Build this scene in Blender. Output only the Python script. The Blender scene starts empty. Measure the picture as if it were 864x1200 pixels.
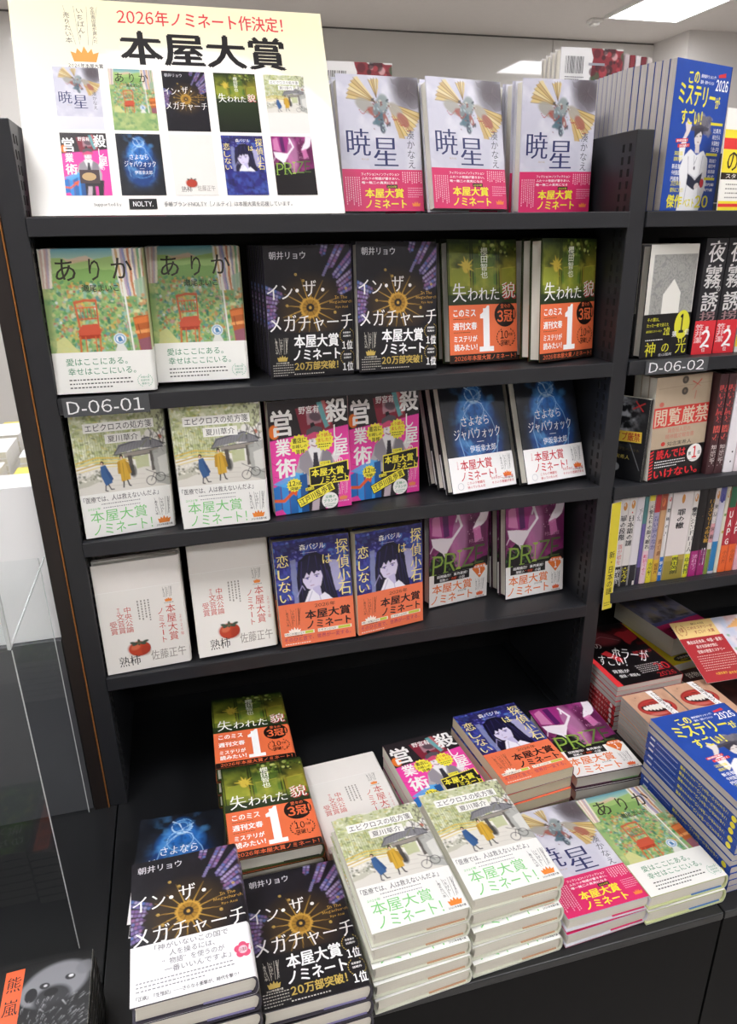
import bpy, math, random
import numpy as np
from mathutils import Matrix, Vector
random.seed(7)
RNG = np.random.RandomState(5)
SC = bpy.context.scene
COL = SC.collection
R = math.radians
# ------------------------------------------------------------ camera, world, light, exposure
cam = bpy.data.cameras.new('camera'); camo = bpy.data.objects.new('camera', cam); COL.objects.link(camo)
FPX = 841.33
cam.sensor_fit = 'HORIZONTAL'; cam.sensor_width = 36.0; cam.lens = FPX * 36.0 / 864.0
cam.clip_start = 0.02
camo.matrix_world = (Matrix.Translation((0.16756, -1.06428, -0.02174)) @ Matrix.Rotation(-0.2599577, 4, 'Z')
                     @ Matrix.Rotation(0.0143656, 4, 'Y') @ Matrix.Rotation(1.1970937, 4, 'X'))
SC.camera = camo
world = bpy.data.worlds.new('world'); SC.world = world; world.use_nodes = True
world.node_tree.nodes['Background'].inputs[0].default_value = (1, .98, .95, 1)
world.node_tree.nodes['Background'].inputs[1].default_value = 0.25
SC.view_settings.view_transform = 'Standard'; SC.view_settings.look = 'None'
SC.view_settings.exposure = 0.0; SC.view_settings.gamma = 1.0; SC.view_settings.use_curve_mapping = False
LAMP_POWER = 25.0
LAMPS = [(x, y) for x in (3.34, 1.44, -.46, -2.36) for y in (3.57, 1.47, -.63, -2.6) if (x, y) != (1.44, 3.57)]
CEIL = 1.25; FLOOR = -1.45; TBL = -0.95
ZS = [0.0, -0.2331, -0.4515, -0.6913]          # the four shelf levels, tops

# ------------------------------------------------------------ basics
def lin(c):
    if isinstance(c, str):
        c = [int(c[i:i+2], 16) / 255 for i in (0, 2, 4)]
    return tuple(((v / 12.92) if v <= .04045 else ((v + .055) / 1.055) ** 2.4) for v in c)
_m = {}
def mat(name, col='808080', rough=.5, metal=0, noise=0, nscale=40, bump=0, spec=.5, emit=None, estr=1, trans=0, alpha=1, coat=0):
    if name in _m: return _m[name]
    m = bpy.data.materials.new(name); m.use_nodes = True; nt = m.node_tree; b = nt.nodes['Principled BSDF']
    c = lin(col)
    b.inputs['Base Color'].default_value = (*c, 1); b.inputs['Roughness'].default_value = rough
    b.inputs['Metallic'].default_value = metal; b.inputs['Specular IOR Level'].default_value = spec
    b.inputs['Coat Weight'].default_value = coat
    if trans: b.inputs['Transmission Weight'].default_value = trans; b.inputs['IOR'].default_value = 1.49
    if emit: b.inputs['Emission Color'].default_value = (*lin(emit), 1); b.inputs['Emission Strength'].default_value = estr
    if noise or bump:
        tc = nt.nodes.new('ShaderNodeTexCoord'); n = nt.nodes.new('ShaderNodeTexNoise')
        n.inputs['Scale'].default_value = nscale; n.inputs['Detail'].default_value = 5
        nt.links.new(tc.outputs['Object'], n.inputs['Vector'])
        if noise:
            r = nt.nodes.new('ShaderNodeMapRange'); r.inputs[3].default_value = 1 - noise; r.inputs[4].default_value = 1 + noise
            nt.links.new(n.outputs[0], r.inputs[0])
            x = nt.nodes.new('ShaderNodeVectorMath'); x.operation = 'SCALE'; x.inputs[0].default_value = c
            nt.links.new(r.outputs[0], x.inputs['Scale']); nt.links.new(x.outputs[0], b.inputs['Base Color'])
        if bump:
            bp = nt.nodes.new('ShaderNodeBump'); bp.inputs['Strength'].default_value = bump; bp.inputs['Distance'].default_value = .0005
            nt.links.new(n.outputs[0], bp.inputs['Height']); nt.links.new(bp.outputs[0], b.inputs['Normal'])
    _m[name] = m; return m
def col(c, rough=.4): return mat('paint_%s_%d' % (c, int(rough * 100)), c, rough, noise=.02, nscale=30)
def mat_print():
    m = bpy.data.materials.new('printed_paper'); m.use_nodes = True; nt = m.node_tree; b = nt.nodes['Principled BSDF']
    a = nt.nodes.new('ShaderNodeAttribute'); a.attribute_name = 'Col'
    nt.links.new(a.outputs['Color'], b.inputs['Base Color'])
    n = nt.nodes.new('ShaderNodeTexNoise'); n.inputs['Scale'].default_value = 9
    tc = nt.nodes.new('ShaderNodeTexCoord'); nt.links.new(tc.outputs['Object'], n.inputs['Vector'])
    bp = nt.nodes.new('ShaderNodeBump'); bp.inputs['Strength'].default_value = .12; bp.inputs['Distance'].default_value = .004
    nt.links.new(n.outputs[0], bp.inputs['Height']); nt.links.new(bp.outputs[0], b.inputs['Normal'])
    b.inputs['Roughness'].default_value = .38; b.inputs['Specular IOR Level'].default_value = .45
    return m
PRINT = mat_print()
def mat_pages(name, c0, c1, per=.00035):
    m = bpy.data.materials.new(name); m.use_nodes = True; nt = m.node_tree; b = nt.nodes['Principled BSDF']
    tc = nt.nodes.new('ShaderNodeTexCoord'); mp = nt.nodes.new('ShaderNodeMapping'); mp.inputs['Scale'].default_value = (3, 1400, 3)
    n = nt.nodes.new('ShaderNodeTexNoise'); n.inputs['Scale'].default_value = 1; n.inputs['Detail'].default_value = 3
    r = nt.nodes.new('ShaderNodeMix'); r.data_type = 'RGBA'
    r.inputs[6].default_value = (*lin(c0), 1); r.inputs[7].default_value = (*lin(c1), 1)
    nt.links.new(tc.outputs['Object'], mp.inputs[0]); nt.links.new(mp.outputs[0], n.inputs['Vector'])
    nt.links.new(n.outputs[0], r.inputs[0]); nt.links.new(r.outputs[2], b.inputs['Base Color'])
    b.inputs['Roughness'].default_value = .8; b.inputs['Specular IOR Level'].default_value = .2
    return m
PAGES = mat_pages('cream_page_edges', 'd6d1c2', 'f4f1e6')
PAGEW = mat_pages('tan_page_edges', 'c4b898', 'e6dcc2')
PAGEG = mat_pages('grey_page_edges', 'a39c96', 'd9d5d0')
BLACK = mat('black_powder_coat', '222327', .42, noise=.05, nscale=300, bump=.25)
DARK = mat('dark_panel', '0f0f10', .55, noise=.05, nscale=200, bump=.2)
TOPM = mat('charcoal_table_laminate', '18191b', .35, noise=.06, nscale=150, bump=.2)

def link(o, parent=None):
    COL.objects.link(o)
    if parent: o.parent = parent
    return o
def tag(o, label=None, cat=None, group=None, kind=None):
    if label: o['label'] = label
    if cat: o['category'] = cat
    if group: o['group'] = group
    if kind: o['kind'] = kind
    return o
def meshobj(name, V, F, m, parent=None, smooth=False, bevel=0):
    me = bpy.data.meshes.new(name); me.from_pydata([tuple(v) for v in V], [], F); me.update()
    if m: me.materials.append(m)
    if smooth: me.shade_smooth()
    o = link(bpy.data.objects.new(name, me), parent)
    if bevel:
        b = o.modifiers.new('bevel', 'BEVEL'); b.width = bevel; b.segments = 2; b.limit_method = 'ANGLE'
    return o
def boxdata(boxes):
    V, F = [], []
    for (x0, y0, z0, x1, y1, z1) in boxes:
        k = len(V)
        V += [(x0,y0,z0),(x1,y0,z0),(x1,y1,z0),(x0,y1,z0),(x0,y0,z1),(x1,y0,z1),(x1,y1,z1),(x0,y1,z1)]
        F += [(k,k+3,k+2,k+1),(k+4,k+5,k+6,k+7),(k,k+1,k+5,k+4),(k+1,k+2,k+6,k+5),(k+2,k+3,k+7,k+6),(k+3,k,k+4,k+7)]
    return V, F
def box(name, b, m, parent=None, bevel=0):
    return meshobj(name, *boxdata(b if isinstance(b[0], (tuple, list)) else [b]), m, parent, bevel=bevel)
def empty(name, label, cat, group=None, mw=None):
    e = bpy.data.objects.new(name, None); e.empty_display_size = .02; link(e)
    if mw is not None: e.matrix_world = mw
    return tag(e, label, cat, group)
def copy_tree(o, parent=None):
    c = o.copy(); COL.objects.link(c); c.parent = parent
    for ch in KIDS.get(o.name, []): copy_tree(ch, c)
    return c
KIDS = {}

# ------------------------------------------------------------ glyphs and print
_g = {}
WT = {'R': 0, 'L': -.010, 'S': -.010}
# heavier faces are stamped several times a little apart, so that fine strokes never cancel out
STAMP = {'B': [(-.014, -.01), (.014, .01)], 'H': [(-.03, -.016), (.03, -.016), (0, .02)], 'T': [(0, 0), (.014, 0)], 'S': [(0, 0), (.034, 0)]}
def glyph(ch, wt='R', res=2):
    k = (ch, wt, res)
    if k in _g: return _g[k]
    cu = bpy.data.curves.new('g', 'FONT'); cu.body = ch; cu.size = 1; cu.resolution_u = res; cu.offset = WT.get(wt, 0); cu.fill_mode = 'FRONT'
    ob = bpy.data.objects.new('g', cu); COL.objects.link(ob)
    dg = bpy.context.evaluated_depsgraph_get(); dg.update()
    me = bpy.data.meshes.new_from_object(ob.evaluated_get(dg), depsgraph=dg)
    v = np.zeros(len(me.vertices) * 3); me.vertices.foreach_get('co', v); v = v.reshape(-1, 3)[:, :2].copy()
    f = [tuple(p.vertices) for p in me.polygons]
    bpy.data.objects.remove(ob); bpy.data.curves.remove(cu); bpy.data.meshes.remove(me)
    z = np.zeros(len(v)); st = STAMP.get(wt)
    if st and len(v):
        n = len(v); v = np.vstack([v + np.array(q) for q in st]); f = [tuple(i + n*j for i in q) for j in range(len(st)) for q in f]; z = np.repeat(np.arange(len(st)), n)
    if len(v) == 0: v = np.zeros((0, 2))
    _g[k] = (np.column_stack([v, z]), f); return _g[k]
def layout(s, wt, res, step=1.0):
    V, F, x = [], [], 0
    for ch in s:
        v, f = glyph(chr(ord(ch) + 0xFEE0) if ch.isascii() and ch.isalnum() else ch, wt, res)
        n = sum(len(a) for a in V)
        asc = ord(ch) < 0x250
        if len(v):
            if asc: v = v - (v[:, 0].min(), 0, 0); adv = v[:, 0].max() + .09
            else: adv = step
            V.append(v + (x, 0, 0)); F += [tuple(i + n for i in q) for q in f]
        else: adv = .35
        x += adv
    return (np.vstack(V) if V else np.zeros((0, 3))), F
class PR:
    """a sheet of print: coordinates in mm from the top left corner of the cover"""
    def __init__(s, W, H):
        s.W, s.H = W, H; s.V = []; s.F = []; s.C = []; s.n = 0; s.k = 0; s.hold = False; s.T = (0, 0, 1, 1)
    def add(s, v, f, c, keep=False):
        if not len(v): return
        v = np.asarray(v, float); ox, oy, sx, sy = s.T
        if not keep: s.k += .15 if s.hold else 1
        zz = v[:, 2] * .3 if v.shape[1] > 2 else 0
        P = np.column_stack([v[:, 0] * sx + ox, v[:, 1] * sy + oy, np.full(len(v), s.k + (.5 if keep == 'text' else 0)) + zz])
        s.V.append(P); s.F += [tuple(i + s.n for i in q) for q in f]
        c = np.array(c) if not isinstance(c, str) else np.array(lin(c))
        s.C.append(np.broadcast_to(c, (len(v), 3))); s.n += len(v)
    def poly(s, pts, c): s.add(pts, [tuple(range(len(pts)))], c)
    def rect(s, x0, y0, x1, y1, c, rot=0):
        if x1 > s.W - 6 and not rot:                 # follow the curve of the spine
            xs = [x0] + [x for x in np.linspace(max(x0 + .1, s.W - 6), min(x1, s.W - 1.4), 9)]; m = len(xs)
            s.add([(x, y0) for x in xs] + [(x, y1) for x in xs], [(i, i+1, m+i+1, m+i) for i in range(m-1)], c); return
        p = np.array([(x0, y0), (x1, y0), (x1, y1), (x0, y1)], float)
        if rot:
            m = p.mean(0); a = R(rot); p = (p - m) @ np.array([[math.cos(a), math.sin(a)], [-math.sin(a), math.cos(a)]]) + m
        s.poly(p, c)
    def ell(s, cx, cy, rx, ry, c, n=28):
        s.poly([(cx + rx * math.cos(2*math.pi*i/n), cy + ry * math.sin(2*math.pi*i/n)) for i in range(n)], c)
    def ring(s, cx, cy, rx, ry, w, c, a0=0, a1=360, n=28):
        A = [R(a0 + (a1 - a0) * i / n) for i in range(n + 1)]
        v = [(cx + rx*math.cos(a), cy + ry*math.sin(a)) for a in A] + [(cx + (rx-w)*math.cos(a), cy + (ry-w)*math.sin(a)) for a in A]
        s.add(v, [(i, i+1, n+2+i, n+1+i) for i in range(n)], c)
    def text(s, t, x0, y0, x1, y1, c, wt='R', rot=0, sh=0, res=None, step=1.0):
        res = res or (2 if abs(y1 - y0) > 6.5 else 1)
        v, f = layout(t, wt, res, step)
        if not len(v): return
        zz = v[:, 2]; v = v[:, :2]; a, b = v.min(0), v.max(0); d = np.maximum(b - a, 1e-3)
        u = (v - a) / d
        p = np.column_stack([x0 + u[:, 0] * (x1 - x0) + sh * (u[:, 1]) * (y1 - y0), y1 + (y0 - y1) * u[:, 1]])
        if rot:
            m = np.array([(x0+x1)/2, (y0+y1)/2]); r = R(rot)
            p = (p - m) @ np.array([[math.cos(r), math.sin(r)], [-math.sin(r), math.cos(r)]]) + m
        s.add(np.column_stack([p, zz]), f, c, 'text')
    def vtext(s, t, x0, y0, x1, y1, c, wt='R', res=None):
        n = len(t); cell = (y1 - y0) / n; w = x1 - x0; res = res or (2 if w > 9 else 1)
        for i, ch in enumerate(t):
            cx, cy = (x0 + x1) / 2, y0 + cell * (i + .5); e = min(cell, w) * 1.0 if cell < w * 1.1 else w
            sy = cell / e if cell < w else 1
            if ch in 'ー—':
                q = w * .05 + .12; s.add([(cx-q, cy-cell*.38), (cx+q, cy-cell*.38), (cx+q, cy+cell*.38), (cx-q, cy+cell*.38)], [(0,1,2,3)], c, 'text'); continue
            v, f = glyph(chr(ord(ch) + 0xFEE0) if '!' <= ch <= '~' else ch, wt, res)
            if not len(v): continue
            zz = v[:, 2]; v = v[:, :2]
            mid = (v.max(0) + v.min(0)) / 2 if ord(ch) < 0x250 else np.array([.5, .36])
            p = np.column_stack([cx + (v[:, 0] - mid[0]) * w, cy - (v[:, 1] - mid[1]) * min(cell * 1.02, w * 1.25), zz])
            s.add(p, f, c, 'text')
    def fine(s, x0, y0, x1, y1, n, c, h=.35, seed=1):
        """lines of print too small to read in the photograph"""
        rr = random.Random(seed); dy = (y1 - y0) / n
        for i in range(n):
            x = x0; y = y0 + dy * (i + .5); e = x1 if i < n - 1 else x0 + (x1 - x0) * .7
            while x < e:
                w = dy * rr.uniform(.35, .75)
                s.add([(x, y-dy*h*.6), (x+w, y-dy*h*.6), (x+w, y+dy*h*.5), (x, y+dy*h*.5)], [(0,1,2,3)], c, 'text'); x += w + dy * .28
    def vfine(s, x0, y0, x1, y1, n, c, seed=1):
        rr = random.Random(seed); dx = (x1 - x0) / n
        for i in range(n):
            x = x1 - dx * (i + .5); y = y0; e = y1 - (y1 - y0) * rr.uniform(0, .25)
            while y < e:
                w = dx * rr.uniform(.35, .75)
                s.add([(x-dx*.2, y), (x+dx*.2, y), (x+dx*.2, y+w), (x-dx*.2, y+w)], [(0,1,2,3)], c, 'text'); y += w + dx * .28
    def art(s, cv, x0=0, y0=0, w=None, h=None, step=1.0):
        """lay a painted sheet down as a fine grid of coloured points"""
        w = w or s.W; h = h or s.H
        nx, ny = int(w / step) + 1, int(h / step) + 1
        H_, W_ = cv.img.shape[:2]
        bx = max(1, int(round(W_ / nx))); by = max(1, int(round(H_ / ny)))
        im = cv.img
        cs = np.zeros((ny, nx, 3))
        for j in range(ny):
            a = int(j * (H_ - by) / max(1, ny - 1)); row = im[a:a+by].mean(0)
            ix = (np.arange(nx) * (W_ - bx) / max(1, nx - 1)).astype(int)
            cs[j] = sum(row[ix + q] for q in range(bx)) / bx
        X, Y = np.meshgrid(np.linspace(x0, x0 + w, nx), np.linspace(y0, y0 + h, ny))
        I = np.arange(nx * ny).reshape(ny, nx)
        F = np.stack([I[:-1, :-1], I[:-1, 1:], I[1:, 1:], I[1:, :-1]], -1).reshape(-1, 4)
        s.k += 1
        s.add(np.column_stack([X.ravel(), Y.ravel()]), F.tolist(), cs.reshape(-1, 3), True)
    def build(s, name, parent=None, lift=.0002, fn=None):
        P = np.vstack(s.V); C = np.vstack(s.C)
        if fn: Q = fn(P[:, 0], P[:, 1], lift + P[:, 2] * 3.0e-5)
        else: Q = np.column_stack([P[:, 0] / 1000, -(lift + P[:, 2] * 3.0e-5), (s.H - P[:, 1]) / 1000])
        me = bpy.data.meshes.new(name); me.from_pydata(Q.tolist(), [], s.F); me.update()
        at = me.color_attributes.new('Col', 'FLOAT_COLOR', 'POINT')
        at.data.foreach_set('color', np.column_stack([C, np.ones(len(C))]).ravel())
        me.materials.append(PRINT)
        return link(bpy.data.objects.new(name, me), parent)
def noise2(h, w, cells, seed):
    r = np.random.RandomState(seed); g = r.rand(int(cells * h / w) + 3, cells + 3)
    y = np.linspace(0, g.shape[0] - 1.01, h); x = np.linspace(0, g.shape[1] - 1.01, w)
    yi, xi = y.astype(int), x.astype(int); fy = (y - yi)[:, None]; fx = (x - xi)[None]
    fy = fy * fy * (3 - 2 * fy); fx = fx * fx * (3 - 2 * fx)
    a = g[yi][:, xi]; b = g[yi][:, xi + 1]; c = g[yi + 1][:, xi]; d = g[yi + 1][:, xi + 1]
    return (a * (1 - fx) + b * fx) * (1 - fy) + (c * (1 - fx) + d * fx) * fy
class Cv:
    """a painted sheet, mm coordinates from the top left"""
    def __init__(s, W, H, bg='ffffff', res=2.0):
        s.W, s.H, s.r = W, H, res; s.h, s.w = int(H * res), int(W * res)
        s.Y, s.X = np.mgrid[0:s.h, 0:s.w]; s.X = s.X / res; s.Y = s.Y / res
        s.img = np.tile(np.array(lin(bg)), (s.h, s.w, 1)).astype(float)
    def fbm(s, cells, seed, oct=4): return sum(noise2(s.h, s.w, cells * 2**i, seed + i) * .5**i for i in range(oct)) / sum(.5**i for i in range(oct))
    def put(s, m, c, a=1.0):
        m = np.clip(m, 0, 1)[..., None] * a; s.img = s.img * (1 - m) + np.array(lin(c)) * m
    def mul(s, k): s.img *= k[..., None]
    def vgrad(s, c0, c1, y0, y1, x0=None, x1=None):
        t = np.clip((s.Y - y0) / (y1 - y0), 0, 1)[..., None]; g = np.array(lin(c0)) * (1 - t) + np.array(lin(c1)) * t
        m = ((s.Y >= y0) & (s.Y <= y1) & (s.X >= (x0 or 0)) & (s.X <= (x1 or s.W)))[..., None]; s.img = np.where(m, g, s.img)
    def pol(s, pts, c, a=1, wob=0, seed=3):
        X, Y = s.X, s.Y
        if wob: X = X + (s.fbm(8, seed, 2) - .5) * wob; Y = Y + (s.fbm(8, seed + 9, 2) - .5) * wob
        ins = np.zeros(X.shape, bool); n = len(pts)
        for i in range(n):
            (x0, y0), (x1, y1) = pts[i], pts[(i + 1) % n]
            if y0 == y1: continue
            c_ = ((y0 > Y) != (y1 > Y)) & (X < (x1 - x0) * (Y - y0) / (y1 - y0) + x0); ins ^= c_
        s.put(ins * 1.0, c, a)
    def ell(s, cx, cy, rx, ry, c, a=1, rot=0, soft=0.0):
        m = max(rx, ry) * (1 + soft) + 1
        i0, i1 = max(0, int((cy - m) * s.r)), min(s.h, int((cy + m) * s.r) + 1); j0, j1 = max(0, int((cx - m) * s.r)), min(s.w, int((cx + m) * s.r) + 1)
        if i0 >= i1 or j0 >= j1: return
        dx = s.X[i0:i1, j0:j1] - cx; dy = s.Y[i0:i1, j0:j1] - cy; t = R(rot)
        u = (dx * math.cos(t) + dy * math.sin(t)) / rx; v = (-dx * math.sin(t) + dy * math.cos(t)) / ry; d = np.sqrt(u*u + v*v)
        k = np.clip((1 + soft - d) / (soft + .6 / max(rx, ry) / s.r), 0, 1)[..., None] * a
        s.img[i0:i1, j0:j1] = s.img[i0:i1, j0:j1] * (1 - k) + np.array(lin(c)) * k
    def line(s, pts, w, c, a=1, taper=False):
        D = np.full(s.X.shape, 1e9)
        for i in range(len(pts) - 1):
            (x0, y0), (x1, y1) = pts[i], pts[i + 1]; L = (x1-x0)**2 + (y1-y0)**2 + 1e-9
            t = np.clip(((s.X - x0) * (x1 - x0) + (s.Y - y0) * (y1 - y0)) / L, 0, 1)
            d = np.hypot(s.X - x0 - t * (x1 - x0), s.Y - y0 - t * (y1 - y0)) - (w / 2 * (1 - t * .85) if taper else w / 2); D = np.minimum(D, d)
        s.put(np.clip(.5 - D * s.r, 0, 1), c, a)
    def specks(s, n, x0, y0, x1, y1, cols, r0, r1, seed=1, a=.8, asp=1.0, rot=None):
        q = random.Random(seed)
        for i in range(n):
            r = q.uniform(r0, r1); s.ell(q.uniform(x0, x1), q.uniform(y0, y1), r, r * asp, q.choice(cols), a, rot if rot is not None else q.uniform(0, 180), .3)
def emblem(p, x, y, w, cc, ct, cap=True):
    """three slips of lettering over a small crown"""
    h = w * 1.75; p.k += 1; p.hold = True
    p.vtext('売りたい本', x, y + h*.12, x + w*.2, y + h*.68, ct, 'R', 1); p.vtext('いちばん！', x + w*.38, y + h*.03, x + w*.6, y + h*.62, ct, 'R', 1)
    p.vtext('全国書店員が選んだ', x + w*.8, y, x + w*.93, y + h*.66, ct, 'R', 1)
    for a, b in ((.02, .28), (.32, .4), (.7, .64), (1.0, .75)):
        p.poly([(x + w*a, y), (x + w*a + .35, y), (x + w*b + .35, y + h*.7), (x + w*b, y + h*.7)], ct)
    yb = y + h; yt = y + h*.74
    p.poly([(x + w*.18, yb), (x + w*.1, yt + h*.08), (x + w*.3, yt + h*.12)], cc); p.poly([(x + w*.18, yb), (x+w*.3, yt+h*.02), (x + w*.42, yt + h*.1), (x+w*.5, yb)], cc)
    p.poly([(x + w*.3, yb), (x + w*.42, yt + h*.1), (x+w*.5, yt-h*.02), (x + w*.6, yt + h*.1), (x+w*.7, yb)], cc)
    p.poly([(x + w*.5, yb), (x+w*.6, yt+h*.1), (x + w*.72, yt+h*.02), (x + w*.8, yb)], cc); p.poly([(x+w*.7, yb), (x+w*.72, yt+h*.12), (x + w*.92, yt + h*.08), (x + w*.82, yb)], cc)
    if cap: p.text('2026年本屋大賞', x, yb + h*.03, x + w, yb + h*.11, ct, 'B', 0, 0, 1)
    p.hold = False
def laurel(p, cx, cy, rx, ry, c, leaf=1.3):
    p.k += 1; p.hold = True
    for sgn in (-1, 1):
        for i in range(8):
            a = R(90 + sgn * (28 + i * 17)); x, y = cx + rx*math.cos(a), cy + ry*math.sin(a); t = a + sgn * 1.1
            dx, dy = math.cos(t) * leaf, math.sin(t) * leaf
            p.poly([(x - dx, y - dy), (x - dy*.4, y + dx*.4), (x + dx, y + dy), (x + dy*.4, y - dx*.4)], c)
    p.hold = False
# ------------------------------------------------------------ cover designs
W0, H0 = 134, 191
def crown_only(p, x, y, w, c):
    p.poly([(x, y + w*.6), (x - w*.1, y + w*.15), (x + w*.2, y + w*.3), (x + w*.28, y), (x + w*.42, y + w*.28), (x + w*.5, y - w*.05),
            (x + w*.58, y + w*.28), (x + w*.72, y), (x + w*.8, y + w*.3), (x + w*1.1, y + w*.15), (x + w, y + w*.6)], c)
# lavender cover with a winged beast
def a_aka():
    c = Cv(134, 191, 'c9c8d6'); n = c.fbm(5, 11); c.put((n - .45) * 2, 'e4e3ea', .9); c.put((.5 - c.fbm(9, 5)) * 1.4, 'aeb0c4', .6)
    c.vgrad('dcdce6', 'dcdce6', 150, 191)
    for i in range(9): c.ell(112 + 9*math.cos(i), 14 + 12*math.sin(i*1.7), 19, 17, '4a4248', .28, i*20, .5)
    q = random.Random(4)
    for i in range(26):
        a = q.uniform(0, 6.3); r = q.uniform(8, 24); c.line([(114, 18), (114 + r*math.cos(a), 18 + r*math.sin(a)*.9)], q.uniform(.8, 2.2), q.choice(['2e2629', '5c5258', '7d7378']), .5, True)
    def wing(ox, oy, dirs, L):
        for i, a in enumerate(dirs):
            x, y = ox + L*math.cos(R(a)), oy + L*math.sin(R(a)); b = R(a + 9)
            c.pol([(ox, oy), (x, y), (ox + L*.93*math.cos(b), oy + L*.93*math.sin(b))], ['d4b968', 'c2a052', 'decb8c'][i % 3], .85, 1.5, i)
            c.line([(ox, oy), (x, y)], .9, '6b4a22', .8)
    c.pol([(84, 0), (134, 0), (134, 44), (112, 40), (98, 22)], '5a5054', .45, 12)
    wing(60, 36, range(184, 232, 8), 46); wing(62, 30, range(244, 284, 10), 27); wing(80, 36, range(14, 66, 7), 56)
    for (x, y, rx, ry, cc, t) in [(44, 42, 15, 8, 'a09c92', 25), (56, 50, 9, 5, '9a5a50', 30), (92, 46, 12, 7, 'a8a298', 40), (104, 60, 11, 6, 'a05c50', 48), (68, 44, 10, 15, '6f8084', 25), (72, 36, 8, 10, '8f9a9a', 0), (66, 60, 7, 9, '46606c', 20), (70, 72, 4, 7, '3d4a5a', -10), (60, 64, 6, 3, '52707c', -20), (76, 60, 3, 8, '96544a', -20)]: c.ell(x, y, rx, ry, cc, .9, t, .3)
    for i in range(18): c.ell(34 + i*1.9, 48 + 4*math.sin(i*.6) + i*.35, 1.2, 1.0, 'a8483e', .9); c.ell(86 + i*1.7, 56 + i*1.2 + 2*math.sin(i), 1.3, 1.1, 'a8483e', .9)
    c.specks(46, 54, 32, 84, 76, ['c8c4ba', '33404a', 'a9bcc0', '84504a'], .6, 1.5, 8, .8, 1.8)
    return c
def t_aka(p):
    n = '262c62'
    p.text('暁', 10, 74, 48, 112, n, 'S'); p.text('星', 52, 86, 92, 126, n, 'S'); p.vtext('湊かなえ', 107, 74, 121, 130, '5b5c68', 'R')
    p.text('Akatsuki', 32, 115, 44, 118, 'b08a3a', 'L')
def o_aka(p):
    p.text('フィクション×ノンフィクション', 30, 136, 92, 140, 'ffffff', 'B'); p.text('ふたつの物語が響きあい、', 30, 142, 92, 146, 'ffffff', 'B'); p.text('唯一無二の真実になる', 30, 148, 88, 152, 'ffffff', 'B')
    p.rect(70, 153, 88, 158, '17171c'); p.text('2026年', 71.5, 154, 86.5, 157.2, 'f2e24a', 'B')
    p.text('本屋大賞', 34, 158, 98, 172, 'f5e83c', 'H'); p.text('ノミネート', 34, 174, 102, 187, 'f5e83c', 'H')
    p.vfine(3, 142, 28, 186, 7, 'f3b9cc', 3); p.vfine(96, 134, 130, 150, 9, 'f6c3d3', 4); p.fine(105, 156, 130, 172, 5, 'f3b9cc', .3, 5); crown_only(p, 112, 177, 12, 'f08a3c')
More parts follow.
